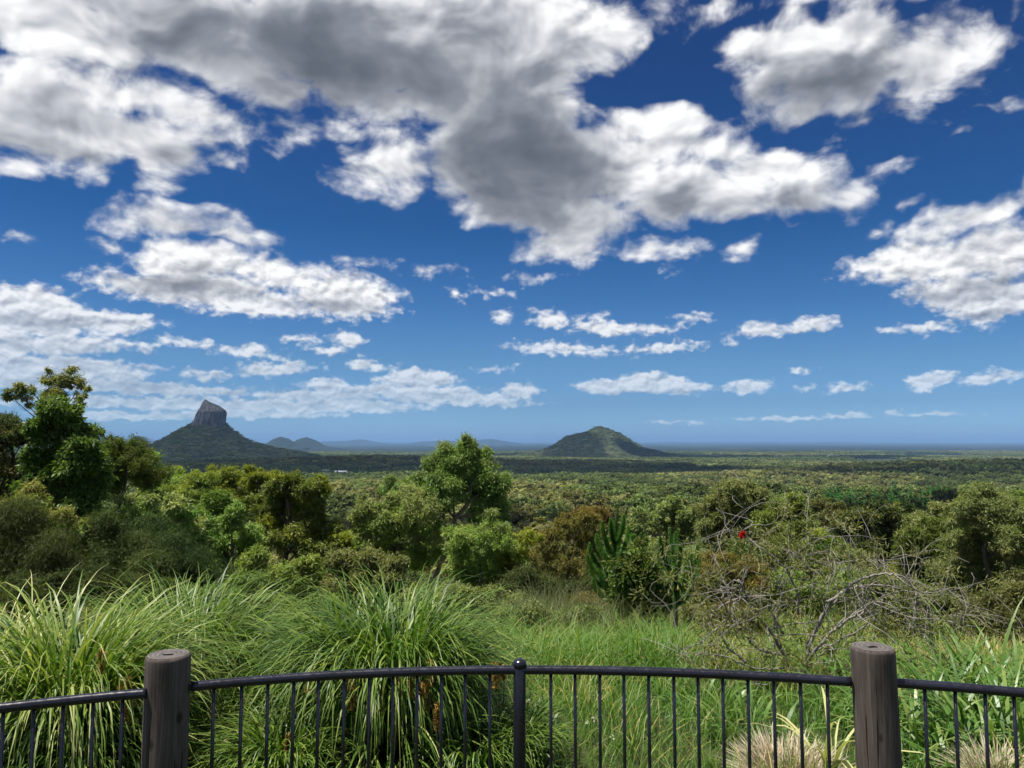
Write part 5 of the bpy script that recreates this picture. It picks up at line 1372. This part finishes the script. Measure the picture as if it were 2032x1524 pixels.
def houses():
    for px, D, w, dp, h_, rm, cat, label, lift in HOUSES:
        x = at(px, 900, D)[0]; gz = float(ground_z(x, D)) + lift * (0.45 if D > 1000 else 0.25)
        root = empty('farm_shed' if cat == 'shed' else 'house', (x, D, gz), radians((px * 7) % 30 - 15), label, cat, 'sheds on the plain' if cat == 'shed' else 'houses in the bush')
        wh = h_ * 0.62
        V, F = box(-w / 2, w / 2, -dp / 2, dp / 2, -8, wh); link('wall', make_mesh('wall', V, F, HM['cream']), root)
        e = 0.6
        V = np.array([[-w / 2 - e, -dp / 2 - e, wh], [w / 2 + e, -dp / 2 - e, wh], [w / 2 + e, dp / 2 + e, wh], [-w / 2 - e, dp / 2 + e, wh], [-w / 2 - e, 0, h_], [w / 2 + e, 0, h_],
                      [-w / 2 - e, -dp / 2 - e, wh + .15], [w / 2 + e, -dp / 2 - e, wh + .15], [w / 2 + e, dp / 2 + e, wh + .15], [-w / 2 - e, dp / 2 + e, wh + .15], [-w / 2 - e, 0, h_ + .15], [w / 2 + e, 0, h_ + .15]])
        F4 = np.array([[6, 7, 11, 10], [9, 10, 11, 8], [0, 1, 7, 6], [2, 3, 9, 8], [0, 3, 2, 1], [0, 6, 10, 4], [4, 10, 9, 3], [1, 5, 11, 7], [5, 2, 8, 11]])
        link('roof', make_mesh('roof', V, F4, HM[rm]), root)
        if D < 2000:
            for k in range(3):
                cx = -w / 2 + w * (k + 0.5) / 3
                V, F = box(cx - w * 0.08, cx + w * 0.08, -dp / 2 - 0.05, -dp / 2 + 0.02, wh * 0.35, wh * 0.8)
                link('window', make_mesh('window', V, F, HM['glass']), root)
houses()
forests()

# ---------------------------------------------------------------- cumulus overhead, out of view, that shade the valley
def mat_cloud(name='cloud_white', thin=0.30):
    m, t, b, out = new_mat(name)
    b.inputs['Base Color'].default_value = (0.9, 0.9, 0.92, 1); b.inputs['Roughness'].default_value = 1.0; b.inputs['Specular IOR Level'].default_value = 0
    tp = t.node('ShaderNodeBsdfTransparent'); mx = t.node('ShaderNodeMixShader'); mx.inputs[0].default_value = thin   # thin enough to let some sun through
    t.l.new(b.outputs[0], mx.inputs[1]); t.l.new(tp.outputs[0], mx.inputs[2]); t.l.new(mx.outputs[0], out.inputs[0])
    return m
CM = mat_cloud(); CT = mat_cloud('thin_cloud_white', 0.6)
SDIR = np.array([sin(SUN_AZ) * cos(SUN_EL), cos(SUN_AZ) * cos(SUN_EL), sin(SUN_EL)])
def cloud(sx, sy, rx, ry, alt, seed):
    """cumulus whose shadow falls round (sx, sy)"""
    c = np.array([sx, sy, -70.0]) + SDIR * (alt + 70) / SDIR[2]
    rng = np.random.default_rng(seed)
    nu, nv = 96, 40
    th = np.linspace(0, 2 * pi, nu, endpoint=False); ph = np.linspace(-pi / 2 + 0.02, pi / 2 - 0.02, nv)
    T, Ph = np.meshgrid(th, ph, indexing='ij')
    rr = 1 + 0.55 * fbm(np.cos(T) * 1.6 + seed, np.sin(T) * 1.6 + Ph, 3) * 2 + 0.25 * fbm(np.cos(T) * 6 + seed, np.sin(T) * 6 + Ph * 3, 3) * 2
    V = np.stack([c[0] + rx * rr * np.cos(Ph) * np.cos(T), c[1] + ry * rr * np.cos(Ph) * np.sin(T), c[2] + 0.35 * min(rx, ry) * np.maximum(np.sin(Ph), -0.25) * rr], -1)
    F = grid_faces(nu, nv, wrap=True)
    tag(link('cloud', make_mesh('cloud', V.reshape(-1, 3), F, CT if seed in (2, 3, 13) else CM, smooth=True)), kind='structure')
CLOUD_SHADE = [(-500, 2000, 900, 420, 1), (-1450, 3350, 700, 560, 2), (900, 1400, 420, 300, 3), (-900, 1400, 420, 260, 4), (350, 3000, 700, 360, 5), (500, 1750, 420, 170, 8), (1500, 4300, 700, 500, 9), (10, 270, 130, 55, 11), (330, 4300, 170, 330, 13), (190, 330, 60, 40, 12), (300, 5000, 600, 420, 10)]
for sx, sy, rx, ry, k in CLOUD_SHADE:
    far = sy + ry * 1.25
    alt = far * 0.68 + (250 if sy > 500 else 550)
    cloud(sx, sy, rx, ry, alt, k)

# ---------------------------------------------------------------- air
def haze():
    V, F = box(-125000, 125000, -125000, 125000, -125, 240)
    m = bpy.data.materials.new('valley_air'); m.use_nodes = True
    t = NT(m.node_tree); t.n.clear()
    out = t.node('ShaderNodeOutputMaterial'); v = t.node('ShaderNodeVolumePrincipled')
    v.inputs['Color'].default_value = (0.28, 0.50, 0.84, 1); v.inputs['Density'].default_value = HAZE; v.inputs['Anisotropy'].default_value = 0.0
    t.l.new(v.outputs[0], out.inputs['Volume'])
    m.cycles.homogeneous_volume = True
    tag(link('haze', make_mesh('haze', V, F, m)), kind='stuff')
HAZE = 4.6e-5
haze()
sun_d = bpy.data.lights.new('sun', 'SUN'); sun = bpy.data.objects.new('sun', sun_d); COL.objects.link(sun)
sun_d.energy = 5.0; sun_d.angle = radians(0.55); sun_d.color = (1.0, 0.95, 0.88)
sd = Vector((sin(SUN_AZ) * cos(SUN_EL), cos(SUN_AZ) * cos(SUN_EL), sin(SUN_EL)))
sun.rotation_euler = sd.to_track_quat('Z', 'Y').to_euler()
vs = SC.view_settings; vs.view_transform = 'Standard'; vs.look = 'None'; vs.gamma = 1; vs.exposure = EXPO; vs.use_curve_mapping = False
cy = SC.cycles
cy.use_denoising = True; cy.denoiser = 'OPENIMAGEDENOISE'; cy.denoising_input_passes = 'RGB_ALBEDO_NORMAL'
cy.use_adaptive_sampling = True; cy.adaptive_threshold = 0.02; cy.adaptive_min_samples = 16
cy.max_bounces = 6; cy.diffuse_bounces = 3; cy.glossy_bounces = 2; cy.transmission_bounces = 4; cy.transparent_max_bounces = 8; cy.volume_bounces = 0
cy.caustics_reflective = False; cy.caustics_refractive = False
